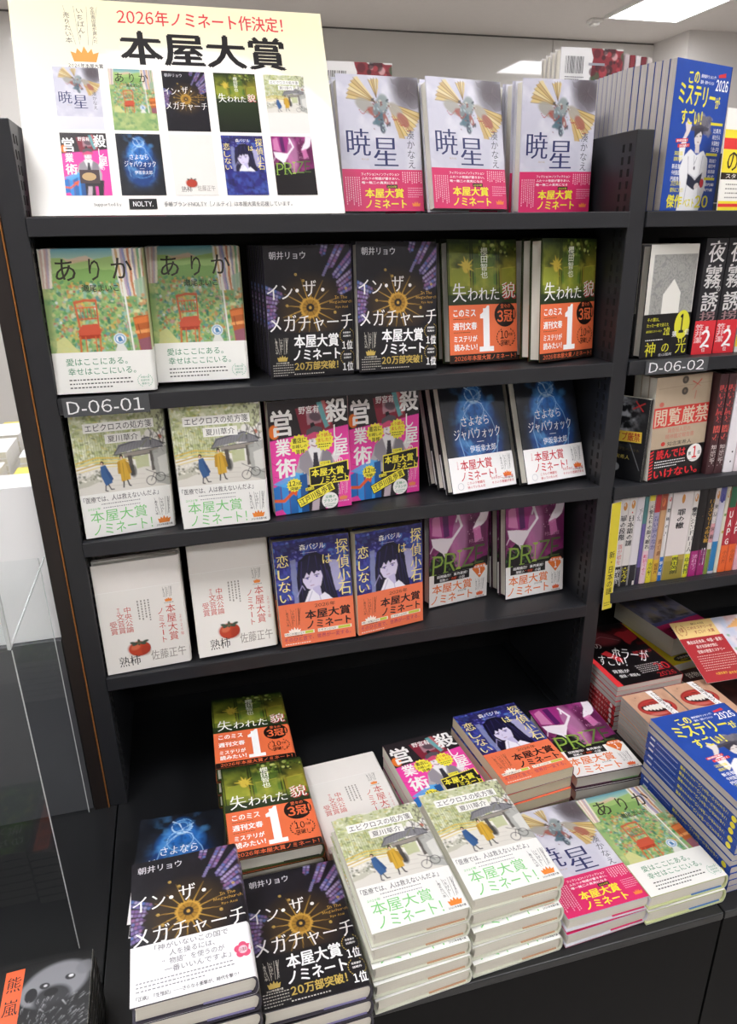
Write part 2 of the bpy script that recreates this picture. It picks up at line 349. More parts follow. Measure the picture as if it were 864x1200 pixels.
# garden with a red chair
def a_ari():
    c = Cv(134, 191, '8fae6e'); n = c.fbm(7, 3); c.put((n - .4) * 2.2, 'c9cf8a', .8); c.put((.48 - c.fbm(11, 9)) * 4, '4f8a5e', .7)
    c.vgrad('5f9aa8', 'a9cbb0', 0, 14); c.pol([(16, 12), (60, 16), (100, 8), (100, 34), (16, 34)], '9fbf74', 1, 6); c.pol([(14, 30), (60, 24), (104, 30), (104, 52), (14, 52)], '7fa85c', .9, 6)
    c.pol([(30, 12), (60, 9), (70, 14), (40, 18)], 'e2b9a0', .7, 4)
    c.specks(900, 10, 42, 112, 134, ['3f8a56', '6fae6a', '8fb86e', '5d9a5a', '4f8a5e', '7aa864', 'a8bc70', 'c9c88a', 'bf7a4c', '4c8f90', 'd0a850', '2f6f58', '8fbca8', 'c08a8a', 'ccccaa'], .7, 2.4, 2, .75, 1.5)
    c.specks(50, 12, 44, 112, 132, ['d8704a', 'e0b85a', 'd8dce0', 'b8504a'], .9, 2.0, 12, .8)
    for i, k in enumerate(['e8ddd0', 'd9b9a8', 'efe6dc', 'cfa9a0', 'b9a9b8', 'e9dfcf']): c.pol([(i*2.9, 0), (i*2.9 + 3, 0), (i*1.9 + 3, 50), (i*1.9, 50)], k, .9, 1.5, i)
    for i, k in enumerate(['e9e3da', 'cda36a', 'f0e9dd', 'b8a0b8', '8f8fc0', 'e8d8c0', 'c97a52', 'efe6d8', '9a90a8', 'e0cdb0', '77a070', 'e9e0d0', 'cf8a6a']): c.pol([(94 + i*3.2, 0), (97.4 + i*3.2, 0), (104 + i*2.5, 62), (101 + i*2.5, 62)], k, .9, 2, i + 7)
    c.pol([(118, 40), (134, 36), (134, 96), (122, 100)], '9ab59a', .8, 4); c.specks(60, 116, 60, 134, 96, ['3c7a52', '8cb878', 'd8d8a0', 'c98a5a'], 1, 2.6, 31)
    c.line([(104, 44), (109, 134)], 2.4, 'e6e8e0'); c.line([(101, 60), (106, 134)], .8, 'b9c4b0')
    o = 'c4603c'
    c.line([(38, 68), (42, 108)], 2.6, o); c.line([(66, 66), (66, 106)], 2.6, o); c.line([(38, 69), (52, 66), (66, 67)], 3.4, o); c.line([(39, 76), (66, 75)], 1.8, 'd9703a'); c.line([(40, 91), (66, 90)], 2, o)
    for i in range(5): c.line([(44 + i*4.5, 76), (45 + i*4.4, 91)], .9, 'b5482a')
    c.pol([(38, 106), (44, 98), (64, 97), (69, 106), (67, 113), (39, 114)], 'c8553a', 1, 1.5); c.pol([(38, 112), (68, 111), (68, 116), (39, 117)], 'a8381f')
    for x in (40, 66): c.line([(x, 114), (x - 1, 135)], 2.6, 'cc6a34')
    c.line([(47, 114), (47, 134)], 1.6, 'cc6a34'); c.line([(60, 114), (60, 134)], 1.6, 'cc6a34')
    c.pol([(112, 90), (134, 86), (134, 135), (118, 135)], 'b5602e', 1, 2); c.pol([(113, 92), (134, 88), (134, 96), (114, 99)], 'd8793c'); c.pol([(113, 108), (134, 105), (134, 110), (114, 112)], 'e8a060'); c.pol([(116, 120), (134, 116), (134, 135), (119, 135)], '8a5a72', .8)
    c.line([(118, 99), (120, 112)], 1, '7a3a1e')
    c.pol([(10, 118), (20, 112), (38, 135), (6, 135)], 'cfcf8c', .9, 2); c.ell(92, 118, 8.5, 8, 'dfe8ee'); c.ell(92, 118, 7, 6.6, '5f94c0'); c.ell(92, 118, 5.6, 5.2, 'e8eef2'); c.pol([(89, 116), (93, 114), (96, 121), (90, 122)], '4a80b0'); c.pol([(84, 135), (88, 125), (96, 125), (101, 135)], 'dfe0d8')
    return c
def t_ari(p):
    k = '2e2a1c'
    p.text('あ', 19, 13, 45, 41, k, 'T'); p.text('り', 62, 13, 76, 41, k, 'T'); p.text('か', 91, 12, 118, 39, k, 'T'); p.text('瀬尾まいこ', 50, 46, 98, 55.5, k, 'B')
def o_ari(p):
    g = '2f8a5c'
    p.text('愛はここにある。', 17, 143, 98, 153, g, 'R'); p.text('幸せはここにいる。', 18, 156, 108, 166, g, 'R'); p.fine(18, 170, 100, 186, 3, '4a4a48', .28, 2)
    laurel(p, 119, 177, 10, 9, '7fb89a'); p.text('本屋大賞', 113, 171, 125, 174, '5aa080'); p.text('受賞作家', 113, 175.5, 125, 178.5, '5aa080'); p.text('最新刊', 114, 180, 124, 183, '5aa080')
# stained glass and golden sun
def a_meg():
    c = Cv(134, 191, '17151c'); c.put((c.fbm(12, 4) - .5) * 1.2, '2a2733', .7)
    q = random.Random(9)
    def lancet(a, r0, r1, wd, seed):
        t = R(a); d = (math.cos(t), math.sin(t)); n = (-d[1], d[0]); ox, oy = 66, 88; cc = q.choice(['574f80', '5f5284', '484678', '6c4f76', '4c5684'])
        P = lambda r, s: (ox + d[0]*r + n[0]*s, oy + d[1]*r + n[1]*s)
        c.pol([P(r0, 0), P(r0 + 9, wd*.5), P(r1, wd*.62), P(r1, -wd*.62), P(r0 + 9, -wd*.5)], cc, .85, .8, seed)
        r = r0 + 6
        while r < r1 - 2:
            for s_ in (-.27, .27):
                x, y = P(r, s_*wd); c.ell(x, y, wd*.17, 2.0, q.choice(['b9b2d6', '9c8ec4', '8468a4', 'c4b6da', '5f7cc0', 'a06a96']), .65, a, .2)
            r += 4.6
        c.line([P(r0, 0), P(r1, 0)], .7, '17151c', .9); c.line([P(r0+9, wd*.5), P(r1, wd*.64)], .8, '0f0e14'); c.line([P(r0+9, -wd*.5), P(r1, -wd*.64)], .8, '0f0e14')
    for i, a in enumerate([-61, -48, -36, -25]): lancet(a, [62, 54, 50, 46][i], 125, 12, i)
    for i, a in enumerate([203, 192, 181, 171, 161]): lancet(a, [42, 46, 48, 50, 52][i], 90, 10.5, 20 + i)
    lancet(-74, 74, 120, 10, 40)
    for i in range(5): c.ell(94 - i*1.5, 30 + i*3, 2.5, 2, '8f86b8', .7)
    c.ell(66, 88, 34, 32, '5a4420', .35, 0, .7)
    for i in range(16):
        a = R(i*22.5 + 6); L = 44 if i % 2 else 38; c.line([(66 + 12*math.cos(a), 88 + 12*math.sin(a)), (66 + L*math.cos(a), 88 + L*math.sin(a))], 1.3, 'd0a54c', 1, True)
    for i in range(24):
        a = R(i*15); c.ell(66 + 13*math.cos(a), 88 + 12.5*math.sin(a), 3.4, 1.9, 'c99c42', 1, i*15)
    c.ell(66, 88, 12.5, 12, 'a67c2e'); 
    for i in range(12): a = R(i*30); c.line([(66, 88), (66 + 12*math.cos(a), 88 + 12*math.sin(a))], .7, '4a3516')
    c.ell(66, 88, 6.5, 6.2, '221c1c'); c.ell(66, 88, 2.6, 2.5, 'd0a54c')
    for x, y in ((46, 40), (57, 49), (104, 96), (31, 84), (122, 62), (36, 99)): c.ell(x, y, 2, 1.9, 'd9b45c'); c.ell(x, y, .9, .9, '4a3516')
    return c
def t_meg(p):
    w = 'f2f0ee'
    p.text('朝井リョウ', 8, 8, 62, 19, 'dcdae0', 'T')
    p.text('イン', 2, 54, 40, 75, w, 'S'); p.ell(47, 63, 2.6, 2.6, w); p.text('ザ', 56, 49, 76, 72, w, 'S'); p.ell(86, 63, 2.6, 2.6, w)
    p.text('メガチャーチ', 3, 98, 131, 123, w, 'S')
    g = 'c49a48'; p.text('In The', 104, 72, 123, 77, g, 'B'); p.text('Megachurch', 96, 79, 131, 84.5, g, 'B'); p.text('Ryo Asai', 105, 87, 124, 91.5, g, 'B')
def o_meg(p):
    w = 'ffffff'; g = 'c9ae5a'
    p.text('本屋大賞', 38, 127, 108, 147, w, 'H'); p.text('ノミネート', 36, 149, 110, 166, w, 'H'); p.text('20万部突破！', 37, 168, 106, 181, g, 'H')
    emblem(p, 9, 131, 20, g, 'e8e4d8'); p.fine(4, 170, 34, 189, 5, 'c8c4bc', .28, 6); p.fine(36, 184, 100, 189, 1, 'd0ccc4', .28, 7)
    for y in (122, 155):
        laurel(p, 121, y + 10, 11, 11, g, 1.6); p.text('新聞書評', 115, y + 4, 127, y + 7, w, 'B'); p.text('話題作', 115, y + 9, 127, y + 12, w, 'B'); p.text('1位', 113, y + 17, 130, y + 31, w, 'H')
def o_meg2(p):
    k = '6e6e74'
    for i, (s_, a, b) in enumerate([('「神がいないこの国で', 26, 108), ('人を操るには、', 42, 92), ('“物語”を使うのが', 34, 102), ('一番いいんですよ」', 36, 108)]): p.text(s_, a, 124 + i*9.8, b, 131.6 + i*9.8, k, 'R')
    p.fine(6, 164, 108, 178, 3, '8a8a90', .25, 3); p.text('『正欲』『生殖記』──さらなる衝撃が、時代を撃つ！', 6, 181, 114, 186, '4a4a50', 'B')
    for i in range(5): p.ell(122 + 5.5*math.cos(R(i*72 - 90)), 156 + 5.5*math.sin(R(i*72 - 90)), 4.6, 4.6, 'e0567a')
    p.ell(122, 156, 5, 5, 'f3c8d2'); p.text('15周年', 117.5, 153.5, 126.5, 158.5, '8a3048', 'B')
# green doors and maple leaf
def a_shi():
    c = Cv(134, 191, '3a4a1c'); c.vgrad('1c2a14', '7a8a2c', 0, 60); c.vgrad('7a8a2c', '2a3a16', 60, 105)
    for (x0, x1, a) in ((2, 42, 'a3a83a'), (46, 92, '5f8032'), (96, 134, '9a8a2e')):
        c.vgrad('4c5a20', a, 6, 70, x0, x1); c.pol([(x0 + 6, 44), (x1 - 6, 42), (x1 - 6, 92), (x0 + 6, 94)], '8f9a36', .55); c.line([(x0, 0), (x0 + 1, 100)], 1.6, '1a2210'); c.line([(x0 + 6, 44), (x1 - 6, 42)], 1, 'c2b64a', .8); c.line([(x1, 0), (x1, 100)], 1.8, '171d0e')
    c.put((c.fbm(5, 8) - .45) * 3 * (c.Y < 44), '1d2c12', .85); c.put((c.fbm(8, 2) - .55) * 3, 'c8c24c', .45)
    c.vgrad('26351a', '141a10', 84, 191)
    for i, a in enumerate(range(-170, 30, 33)):
        L = 17 if i % 2 == 0 else 12; c.pol([(34, 40), (34 + L*math.cos(R(a)), 40 + L*math.sin(R(a))), (34 + 6*math.cos(R(a + 22)), 40 + 6*math.sin(R(a + 22)))], 'd8c04c', 1, 1.5, i); c.pol([(34, 40), (34 + L*math.cos(R(a)), 40 + L*math.sin(R(a))), (34 + 6*math.cos(R(a - 22)), 40 + 6*math.sin(R(a - 22)))], 'c4a83c', 1, 1.5, i)
    c.ell(34, 42, 6, 8, 'd0b848', 1, 0, .2); c.line([(36, 44), (42, 58)], 1, 'a8802c')
    c.specks(60, 60, 2, 130, 26, ['2f4a1c', '6f8a34', '15200e', 'c8d07a'], 1, 3, 5, .7)
    return c
def t_shi(p):
    p.vtext('櫻田智也', 61, 12, 75, 60, 'eef0e0', 'B')
    p.text('失', 8, 66, 33, 95, 'ffffff', 'S'); p.text('われた', 36, 74, 96, 93, 'ffffff', 'S'); p.text('貌', 102, 67, 129, 93, 'c03030', 'S'); p.k += 1; p.text('貌', 101, 66, 127, 91, 'f4f0ea', 'S')
def o_shi(p):
    w = 'ffffff'; k = '1b1310'; o = 'ee7548'
    p.rect(0, 178, 134, 191, k); p.text('2026年本屋大賞ノミネート！', 8, 180, 127, 188.5, o, 'B')
    p.text('このミス', 8, 107, 50, 118, w, 'H'); p.text('週刊文春', 7, 127, 52, 139, w, 'H'); p.text('ミステリが', 8, 148, 52, 158, w, 'H'); p.text('読みたい！', 8, 161, 52, 172, w, 'H')
    p.fine(8, 120, 52, 124, 1, k, .2, 3); p.fine(8, 141, 52, 145, 1, k, .2, 4)
    p.rect(64, 106, 76, 174, w); p.poly([(58, 116), (64, 112), (72, 102), (76, 102), (76, 116), (66, 122), (58, 122)], w); p.rect(56, 167, 84, 175, w)
    p.ell(107, 117, 21, 20, k); p.text('堂々の', 98, 100, 117, 107, o, 'B'); p.text('3', 91, 110, 103, 129, o, 'H'); p.text('冠', 104, 110, 121, 129, o, 'H'); p.text('！', 123, 110, 126, 129, o, 'H')
    laurel(p, 108, 154, 18, 15, k, 2.4); p.text('10', 97, 143, 112, 156, k, 'B'); p.text('万部', 113, 147, 121, 152, k, 'B'); p.text('突破！！', 97, 158, 122, 167, k, 'B')
# two walkers on a temple road, watercolour
def a_epi():
    c = Cv(134, 191, 'eae8e2'); n = c.fbm(6, 21)
    c.pol([(0, 0), (134, 0), (134, 30), (80, 46), (60, 80), (0, 74)], 'bcc48c', .75, 14); c.put((n - .42) * 4 * (c.Y < 80) * (c.X < 90), '8fa04e', .75); c.put((c.fbm(14, 2) - .56) * 6 * (c.Y < 78) * (c.X < 95), 'eef0dc', .8)
    c.specks(420, 0, 0, 96, 76, ['8a9a5c', 'b0be74', 'd8dc9c', '6f7c50', 'c9c070', 'f0f0e0', '9aa870'], .5, 1.7, 3, .65, 2.0)
    for i in range(26): x = 4 + i*3.4; c.line([(x, 24 + (i*37 % 20)), (x + 1, 72)], .6, '5c6244', .6)
    for i in range(4): c.line([(0, 74 + i*5), (30, 68 + i*5), (62, 72 + i*4), (80, 80 + i*3)], 2.2, ['d8b84a', 'e4cf7c', 'c9a840', 'e0d090'][i], .9)
    c.pol([(0, 88), (40, 86), (80, 84), (134, 96), (134, 123), (0, 123)], 'dedbd2', 1, 4); c.pol([(0, 98), (24, 92), (30, 104), (0, 112)], 'c0bfae', .9, 5); c.specks(60, 0, 88, 40, 104, ['8a8c7c', '6f7460', 'eceae0'], .6, 2, 6)
    for y in (97, 104, 112): c.line([(40, y), (96, y + 3)], .6, 'b5b0a6', .7)
    g = '4a4a50'
    c.pol([(56, 66), (62, 52), (104, 44), (128, 56), (124, 62), (92, 60)], '85858a', 1, 1.5); c.line([(54, 67), (64, 54), (106, 45), (130, 57)], 1.4, g)
    for i in range(14): c.line([(60 + i*4.6, 66 - i*.5), (66 + i*4.2, 53 - i*.4)], .6, '5e5e64', .6)
    c.line([(56, 67), (126, 61)], 1.8, g); c.pol([(68, 66), (120, 62), (118, 70), (70, 73)], '9a938a'); c.line([(70, 72), (118, 69)], 1, g)
    c.pol([(74, 70), (80, 70), (82, 100), (76, 101)], '55504c'); c.pol([(106, 66), (112, 66), (112, 96), (107, 97)], '5f5a55'); c.pol([(84, 72), (104, 70), (104, 90), (86, 92)], 'b8c08a', .8, 3); c.ell(80, 94, 4, 8, '3e3e3c', .8, 0, .4)
    c.pol([(110, 66), (134, 58), (134, 123), (112, 118)], 'a7a9a4', .85, 4); c.pol([(116, 78), (134, 72), (134, 104), (118, 106)], 'dcdcd6', .9, 3)
    c.ell(123, 46, 3.2, 3.6, 'd06a4a', .9); q = random.Random(6)
    for i in range(26): x, y = q.uniform(104, 134), q.uniform(0, 62); c.line([(x, y), (x + q.uniform(-10, 10), y + q.uniform(6, 18))], q.uniform(.5, 1.6), q.choice(['2e2c2c', '5a5650', '7c8060']), .75)
    c.specks(90, 100, 0, 134, 50, ['3c3c36', '8a9460', 'c8cca0', '5c5a52'], .6, 2, 9, .7)
    for x, y, r in ((104, 112, 7), (118, 108, 7)):
        for k in range(18): a = R(k*20); c.line([(x + r*math.cos(a), y + r*math.sin(a)), (x + r*math.cos(a + .35), y + r*math.sin(a + .35))], 1, '3c3c3e')
    c.line([(104, 112), (110, 100), (118, 108)], 1, '3c3c3e'); c.line([(98, 94), (134, 112)], 1.2, '4c4a46', .7)
    b = '3a5f90'
    c.pol([(34, 82), (41, 80), (45, 92), (48, 108), (38, 112), (33, 96)], b, 1, 1.2); c.pol([(40, 84), (46, 92), (50, 102), (47, 106), (42, 94)], '2f5080'); c.ell(36.5, 77, 2.8, 3.3, '2c241f'); c.ell(36, 78, 1.7, 2.1, 'd8b49a'); c.line([(42, 110), (45, 118), (49, 118)], 1.6, '26262a'); c.line([(38, 111), (37, 119), (40, 120)], 1.6, '26262a')
    y_ = 'd0a63c'
    c.pol([(60, 76), (70, 74), (74, 90), (75, 106), (61, 109), (60, 92)], y_, 1, 1.2); c.pol([(58, 78), (62, 76), (61, 96), (57, 96)], 'b88f30'); c.pol([(69, 76), (74, 80), (77, 96), (73, 98)], 'b88f30'); c.ell(64.5, 70.5, 3.1, 3.6, '2c241f'); c.ell(64.5, 72, 2, 2.3, 'dcb89c'); c.line([(65, 80), (66, 108)], .7, '8f6e24'); c.line([(64, 108), (63, 117)], 1.9, '232326'); c.line([(70, 107), (72, 115), (74, 116)], 1.9, '232326')
    return c
def t_epi(p):
    p.rect(17, 17, 116, 31, 'f6f5f0'); p.text('エピクロスの処方箋', 20, 18.5, 113, 29.5, '2c2c30', 'R'); p.rect(45, 35, 96, 49, 'f1f0ea'); p.text('夏川草介', 49, 37, 92, 47, '2c2c30', 'R')
def o_epi(p):
    g = '7fd07c'
    p.text('「医療では、人は救えないんだよ」', 4, 127, 112, 136, '33333a', 'R'); p.fine(28, 138, 106, 142, 1, '6a6a70', .25, 8); p.text('2026年', 8, 144, 26, 148, g, 'B'); p.fine(30, 144, 104, 148, 1, '8a8a90', .25, 9)
    p.text('本屋大賞', 10, 149, 92, 168, g, 'R'); p.text('ノミネート！', 12, 170, 98, 188, g, 'R'); emblem(p, 104, 141, 24, 'ec8a3a', '3a3a3e')
# pink cover, grinning salesman
def a_kor():
    c = Cv(130, 186, 'ef48a8'); c.pol([(0, 0), (130, 0), (130, 48), (0, 62)], '2b2528'); c.pol([(44, 14), (96, 10), (104, 52), (52, 58)], '8a2a3c', .9, 2); c.pol([(60, 20), (90, 18), (84, 40), (62, 42)], 'b8909a', .8, 3); c.ell(75, 30, 9, 6, '3e3a44', .8, 20, .3)
    c.pol([(78, 8), (90, 6), (98, 46), (90, 50)], '66b0b4', .9, 1); c.pol([(86, 6), (92, 6), (100, 44), (96, 46)], 'd05a5a', .8); c.pol([(66, 40), (72, 38), (80, 62), (70, 66)], '1a181c'); c.ell(8, 48, 8, 11, 'e87a2c', 1, 0, .1)
    for a, b in (((0, 96), (22, 116)), ((4, 120), (26, 128)), ((10, 120), (16, 130)), ((104, 74), (128, 96))): c.line([a, b], .8, 'b02c78', .8)
    for i in range(5): c.line([(30 + i*15, 108), (26 + i*18, 142)], .7, 'c83890', .6)
    # body
    c.pol([(46, 92), (60, 82), (84, 82), (98, 92), (106, 122), (100, 160), (42, 160), (36, 120)], 'b9b4b8', 1, 1.5); c.pol([(60, 82), (72, 116), (84, 82), (80, 78), (64, 78)], 'f0eef0'); c.pol([(69, 88), (75, 88), (78, 118), (72, 124), (66, 118)], '33303a')
    c.pol([(46, 92), (60, 83), (70, 122), (60, 126), (44, 110)], '9a949c', 1, 1); c.pol([(98, 92), (85, 83), (76, 122), (84, 124), (100, 108)], '8b858e', 1, 1)
    c.pol([(44, 140), (110, 140), (104, 186), (50, 186)], '2c292e'); c.pol([(64, 158), (76, 158), (72, 186), (60, 186)], 'c8b8c0'); c.pol([(84, 158), (92, 158), (92, 186), (84, 186)], 'ef48a8')
    c.ell(72, 70, 10, 12, 'efe8ea'); c.pol([(58, 62), (60, 50), (72, 44), (84, 48), (86, 60), (72, 58)], '5a555c', 1, 2); c.pol([(57, 60), (72, 54), (88, 58), (87, 63), (58, 66)], 'd8507a'); c.ell(68, 69, 1.6, 1, '26222a'); c.ell(77, 69, 1.6, 1, '26222a'); c.line([(66, 75), (72, 78), (79, 74)], 1.4, '8a2a40'); c.line([(66, 66), (70, 67)], .7, '26222a'); c.line([(75, 67), (79, 65)], .7, '26222a')
    c.pol([(98, 96), (108, 82), (112, 84), (108, 92), (114, 90), (112, 98), (104, 108)], 'e6e0e2', 1, 1)
    # towers and arrow
    for i, (x, t) in enumerate(((0, 134), (13, 130), (26, 124), (38, 118))): c.pol([(x, t + 4), (x + 11, t), (x + 12, 186), (x, 186)], ['2a78c8', '3a90dc', '246ab4', '3f98e4'][i]); c.line([(x + 12, t), (x + 12, 186)], 1.2, '1d3c66')
    c.pol([(0, 132), (38, 116), (56, 122), (20, 140)], '57b0ee', .9); c.pol([(44, 122), (56, 120), (56, 186), (44, 186)], '1f5696')
    c.line([(0, 160), (16, 162), (30, 150)], 5, 'e8622c'); c.pol([(26, 146), (42, 140), (36, 156)], 'e8622c'); c.pol([(0, 178), (12, 176), (18, 186), (0, 186)], 'ef48a8')
    return c
def burst(p, cx, cy, rx, ry, c, n=14):
    p.poly([(cx + (rx if i % 2 else rx*.82)*math.cos(math.pi*i/n), cy + (ry if i % 2 else ry*.82)*math.sin(math.pi*i/n)) for i in range(2*n)], c)
def t_kor(p):
    w = 'f7f5f2'
    p.text('営', 4, 14, 38, 56, w, 'H'); p.text('業', 8, 60, 32, 88, w, 'H'); p.text('術', 6, 92, 40, 124, w, 'H')
    p.text('殺', 92, 4, 128, 42, w, 'H'); p.text('し', 104, 46, 118, 70, w, 'B'); p.text('屋', 101, 70, 127, 98, w, 'B'); p.text('の', 107, 101, 117, 111, w, 'B'); p.text('野宮有', 49, 12, 82, 24, w, 'B')
def o_kor(p):
    y = 'f4e84a'; k = '1b1a1c'
    burst(p, 47, 72, 17, 17, y); p.text('書店に', 36, 61, 58, 70, k, 'B'); p.text('お越しの', 35, 72, 59, 78, k, 'B'); p.text('皆様', 41, 80, 55, 87, k, 'B')
    burst(p, 88, 70, 16, 18, y); p.text('もう読み', 76, 58, 100, 64, 'd84a3a', 'B'); p.text('ました？', 77, 66, 99, 72, 'd84a3a', 'B'); p.fine(78, 74, 98, 82, 2, k, .3, 2)
    p.poly([(60, 113), (126, 106), (126, 122), (130, 122), (126, 142), (60, 144)], y); p.poly([(61, 115), (124, 108), (124, 123), (128, 124), (124, 140), (61, 142)], k)
    p.rect(78, 104, 96, 110, y); p.text('2026年', 79.5, 105, 94.5, 109, k, 'B'); p.text('本屋大賞', 63, 115, 118, 129, y, 'H'); p.text('ノミネート', 76, 129, 125, 142, y, 'H', -3)
    burst(p, 34, 138, 13, 12, y); p.text('12', 25, 131, 36, 139, k, 'H'); p.text('万部', 37, 133, 45, 139, k, 'B'); p.text('突破！', 27, 141, 43, 147, k, 'B')
    p.rect(36, 150, 102, 167, k, -22); p.rect(37, 151.2, 101, 165.8, y, -22); p.text('江戸川乱歩賞', 39, 152.5, 99, 164.5, k, 'B', -22); p.rect(52, 145, 66, 150, y, -6); p.text('第71回', 53, 146, 65, 149.5, k, 'B', -6)
    p.ell(92, 172, 14, 14, 'f5f5f0'); p.text('王様の', 84, 163, 101, 168, '2f9a6a', 'B'); p.text('ブランチ', 81, 169.5, 104, 175, '2f9a6a', 'B'); p.fine(83, 177, 101, 183, 2, '6aa88c', .3, 4)
    emblem(p, 106, 142, 18, 'ec8a5a', 'f7e0ee')
# night blue drop
def a_say():
    c = Cv(134, 191, '15181f'); c.put((c.fbm(4, 6) - .4) * 1.6, '2a2e38', .8)
    for k, a in ((46, .16), (40, .3), (34, .5)): c.ell(67, 100, k, k*1.35, '174a8c', a, 0, .35)
    c.ell(67, 106, 42, 50, '143c7c', .95, 0, .2); c.ell(66, 34, 18, 22, '2468b8', .7, 0, .35); c.ell(66, 58, 30, 26, '2a74c8', .75, 0, .4)
    n = c.fbm(7, 31); m = np.exp(-((c.X - 67)/40)**4 - ((c.Y - 78)/66)**4); c.put((n - .5) * 6 * m, '5aa0e0', .6); c.put((.45 - c.fbm(10, 17)) * 6 * m, '0e2854', .5)
    q = random.Random(3)
    def swirl(cx, cy, r, n_, colr):
        for i in range(n_):
            a = q.uniform(0, 6.3); rr = r * q.uniform(.55, 1.1); P = [(cx + rr*math.cos(a + t*.25), cy + rr*.9*math.sin(a + t*.25)) for t in range(q.randint(5, 11))]; c.line(P, q.uniform(.8, 2.4), q.choice(colr), q.uniform(.4, .9), True)
    swirl(66, 26, 17, 15, ['8fc8f4', 'c8e6fa', '4c90d8']); swirl(67, 54, 24, 13, ['5aa4e4', 'a8d4f6', '2c6cc0']); swirl(67, 100, 38, 12, ['3a80cc', '7ab8ec', '1c4f98'])
    c.line([(52, 14), (62, 20), (70, 38), (84, 44)], 2.4, 'd8eefc', .8, True); c.line([(84, 22), (70, 30), (58, 44), (44, 54)], 2, 'b8dcf8', .7, True)
    c.line([(52, 50), (36, 70), (28, 100), (34, 132)], 1.2, '9cc8f0', .8); c.line([(84, 50), (98, 72), (106, 100), (100, 132)], 1.2, '9cc8f0', .8)
    return c
def t_say(p):
    w = 'f4f4f6'
    p.text('さよなら', 36, 64, 92, 80, w, 'T'); p.text('ジャバウォック', 18, 84, 112, 103, w, 'S'); p.rect(62, 108, 76, 108.8, w); p.text('伊坂幸太郎', 46, 114, 99, 126, w, 'R')
def o_say(p):
    r = 'c8283a'
    p.text('本屋大賞', 22, 137, 86, 155, r, 'B'); p.text('ノミネート！', 20, 157, 92, 173, r, 'B'); p.vtext('2026年', 14, 138, 19, 152, r, 'R'); emblem(p, 103, 136, 22, 'ec7a30', '55555a')
    p.ring(17, 181, 6, 6, .7, 'b9bdc4'); p.text('こういう物語を', 30, 175, 66, 180, r, 'B'); p.text('待っていたんだ', 30, 182, 66, 187, r, 'B'); p.text('おだやかに、優しい殺', 80, 172, 126, 177, r, 'B'); p.text('そういう奇跡がある', 80, 180, 126, 185, r, 'B')
# white with a persimmon
def a_kak():
    c = Cv(134, 191, 'ece8e2'); c.put((c.fbm(6, 3) - .5), 'f4f1ec', .6); persim(c, 54, 152, 1)
    return c
def persim(c, x, y, k):
    c.ell(x, y + 9*k, 14*k, 5*k, 'cfc4ba', .5, 0, .5); c.ell(x, y, 17*k, 13.5*k, 'a8321e'); c.ell(x - 2*k, y - 1*k, 14.5*k, 11*k, 'bf4428', .9, 0, .25); c.ell(x - 6*k, y - 4*k, 6*k, 4*k, 'dd7a58', .7, -20, .6); c.ell(x + 9*k, y + 4*k, 6*k, 7*k, '8c2616', .5, 0, .5)
    for a, l in ((200, 9), (340, 10), (20, 6), (160, 6), (270, 4)): c.ell(x + l*k*math.cos(R(a)), y - 10*k + l*.4*k*math.sin(R(a)), 5.4*k, 2.3*k, '3f4f40', 1, a, .15)
    c.ell(x, y - 10.5*k, 3*k, 1.8*k, '6a6a4c'); c.line([(x, y - 11*k), (x + 1*k, y - 15*k)], 1.6*k, '4a4634')
def t_kak(p, thumb=False):
    p.text('熟柿', 20, 163, 53, 181, '2a2826', 'S')
    p.text('佐藤正午', 70, 160, 126, 178, 'a09a92', 'T')
def o_kak(p):
    r = 'c8483c'; g = '9a958e'
    p.rect(0, 47, 134, 47.5, 'fbfaf7'); emblem(p, 101, 51, 15, 'ec8a3a', '55524c')
    p.vtext('本屋大賞', 102, 82, 118, 148, r, 'R'); p.vtext('ノミネート', 88, 86, 100, 150, r, 'R'); p.vtext('2026年', 121, 102, 127, 142, 'd07a70', 'R')
    p.vtext('中央公論', 38, 76, 50, 122, r, 'R'); p.vtext('文芸賞', 26, 86, 38, 122, r, 'R'); p.vtext('受賞', 14, 98, 26, 122, r, 'R'); p.vtext('第20回', 28, 76, 33, 86, r, 'R'); p.vfine(58, 68, 80, 106, 4, g, 3)
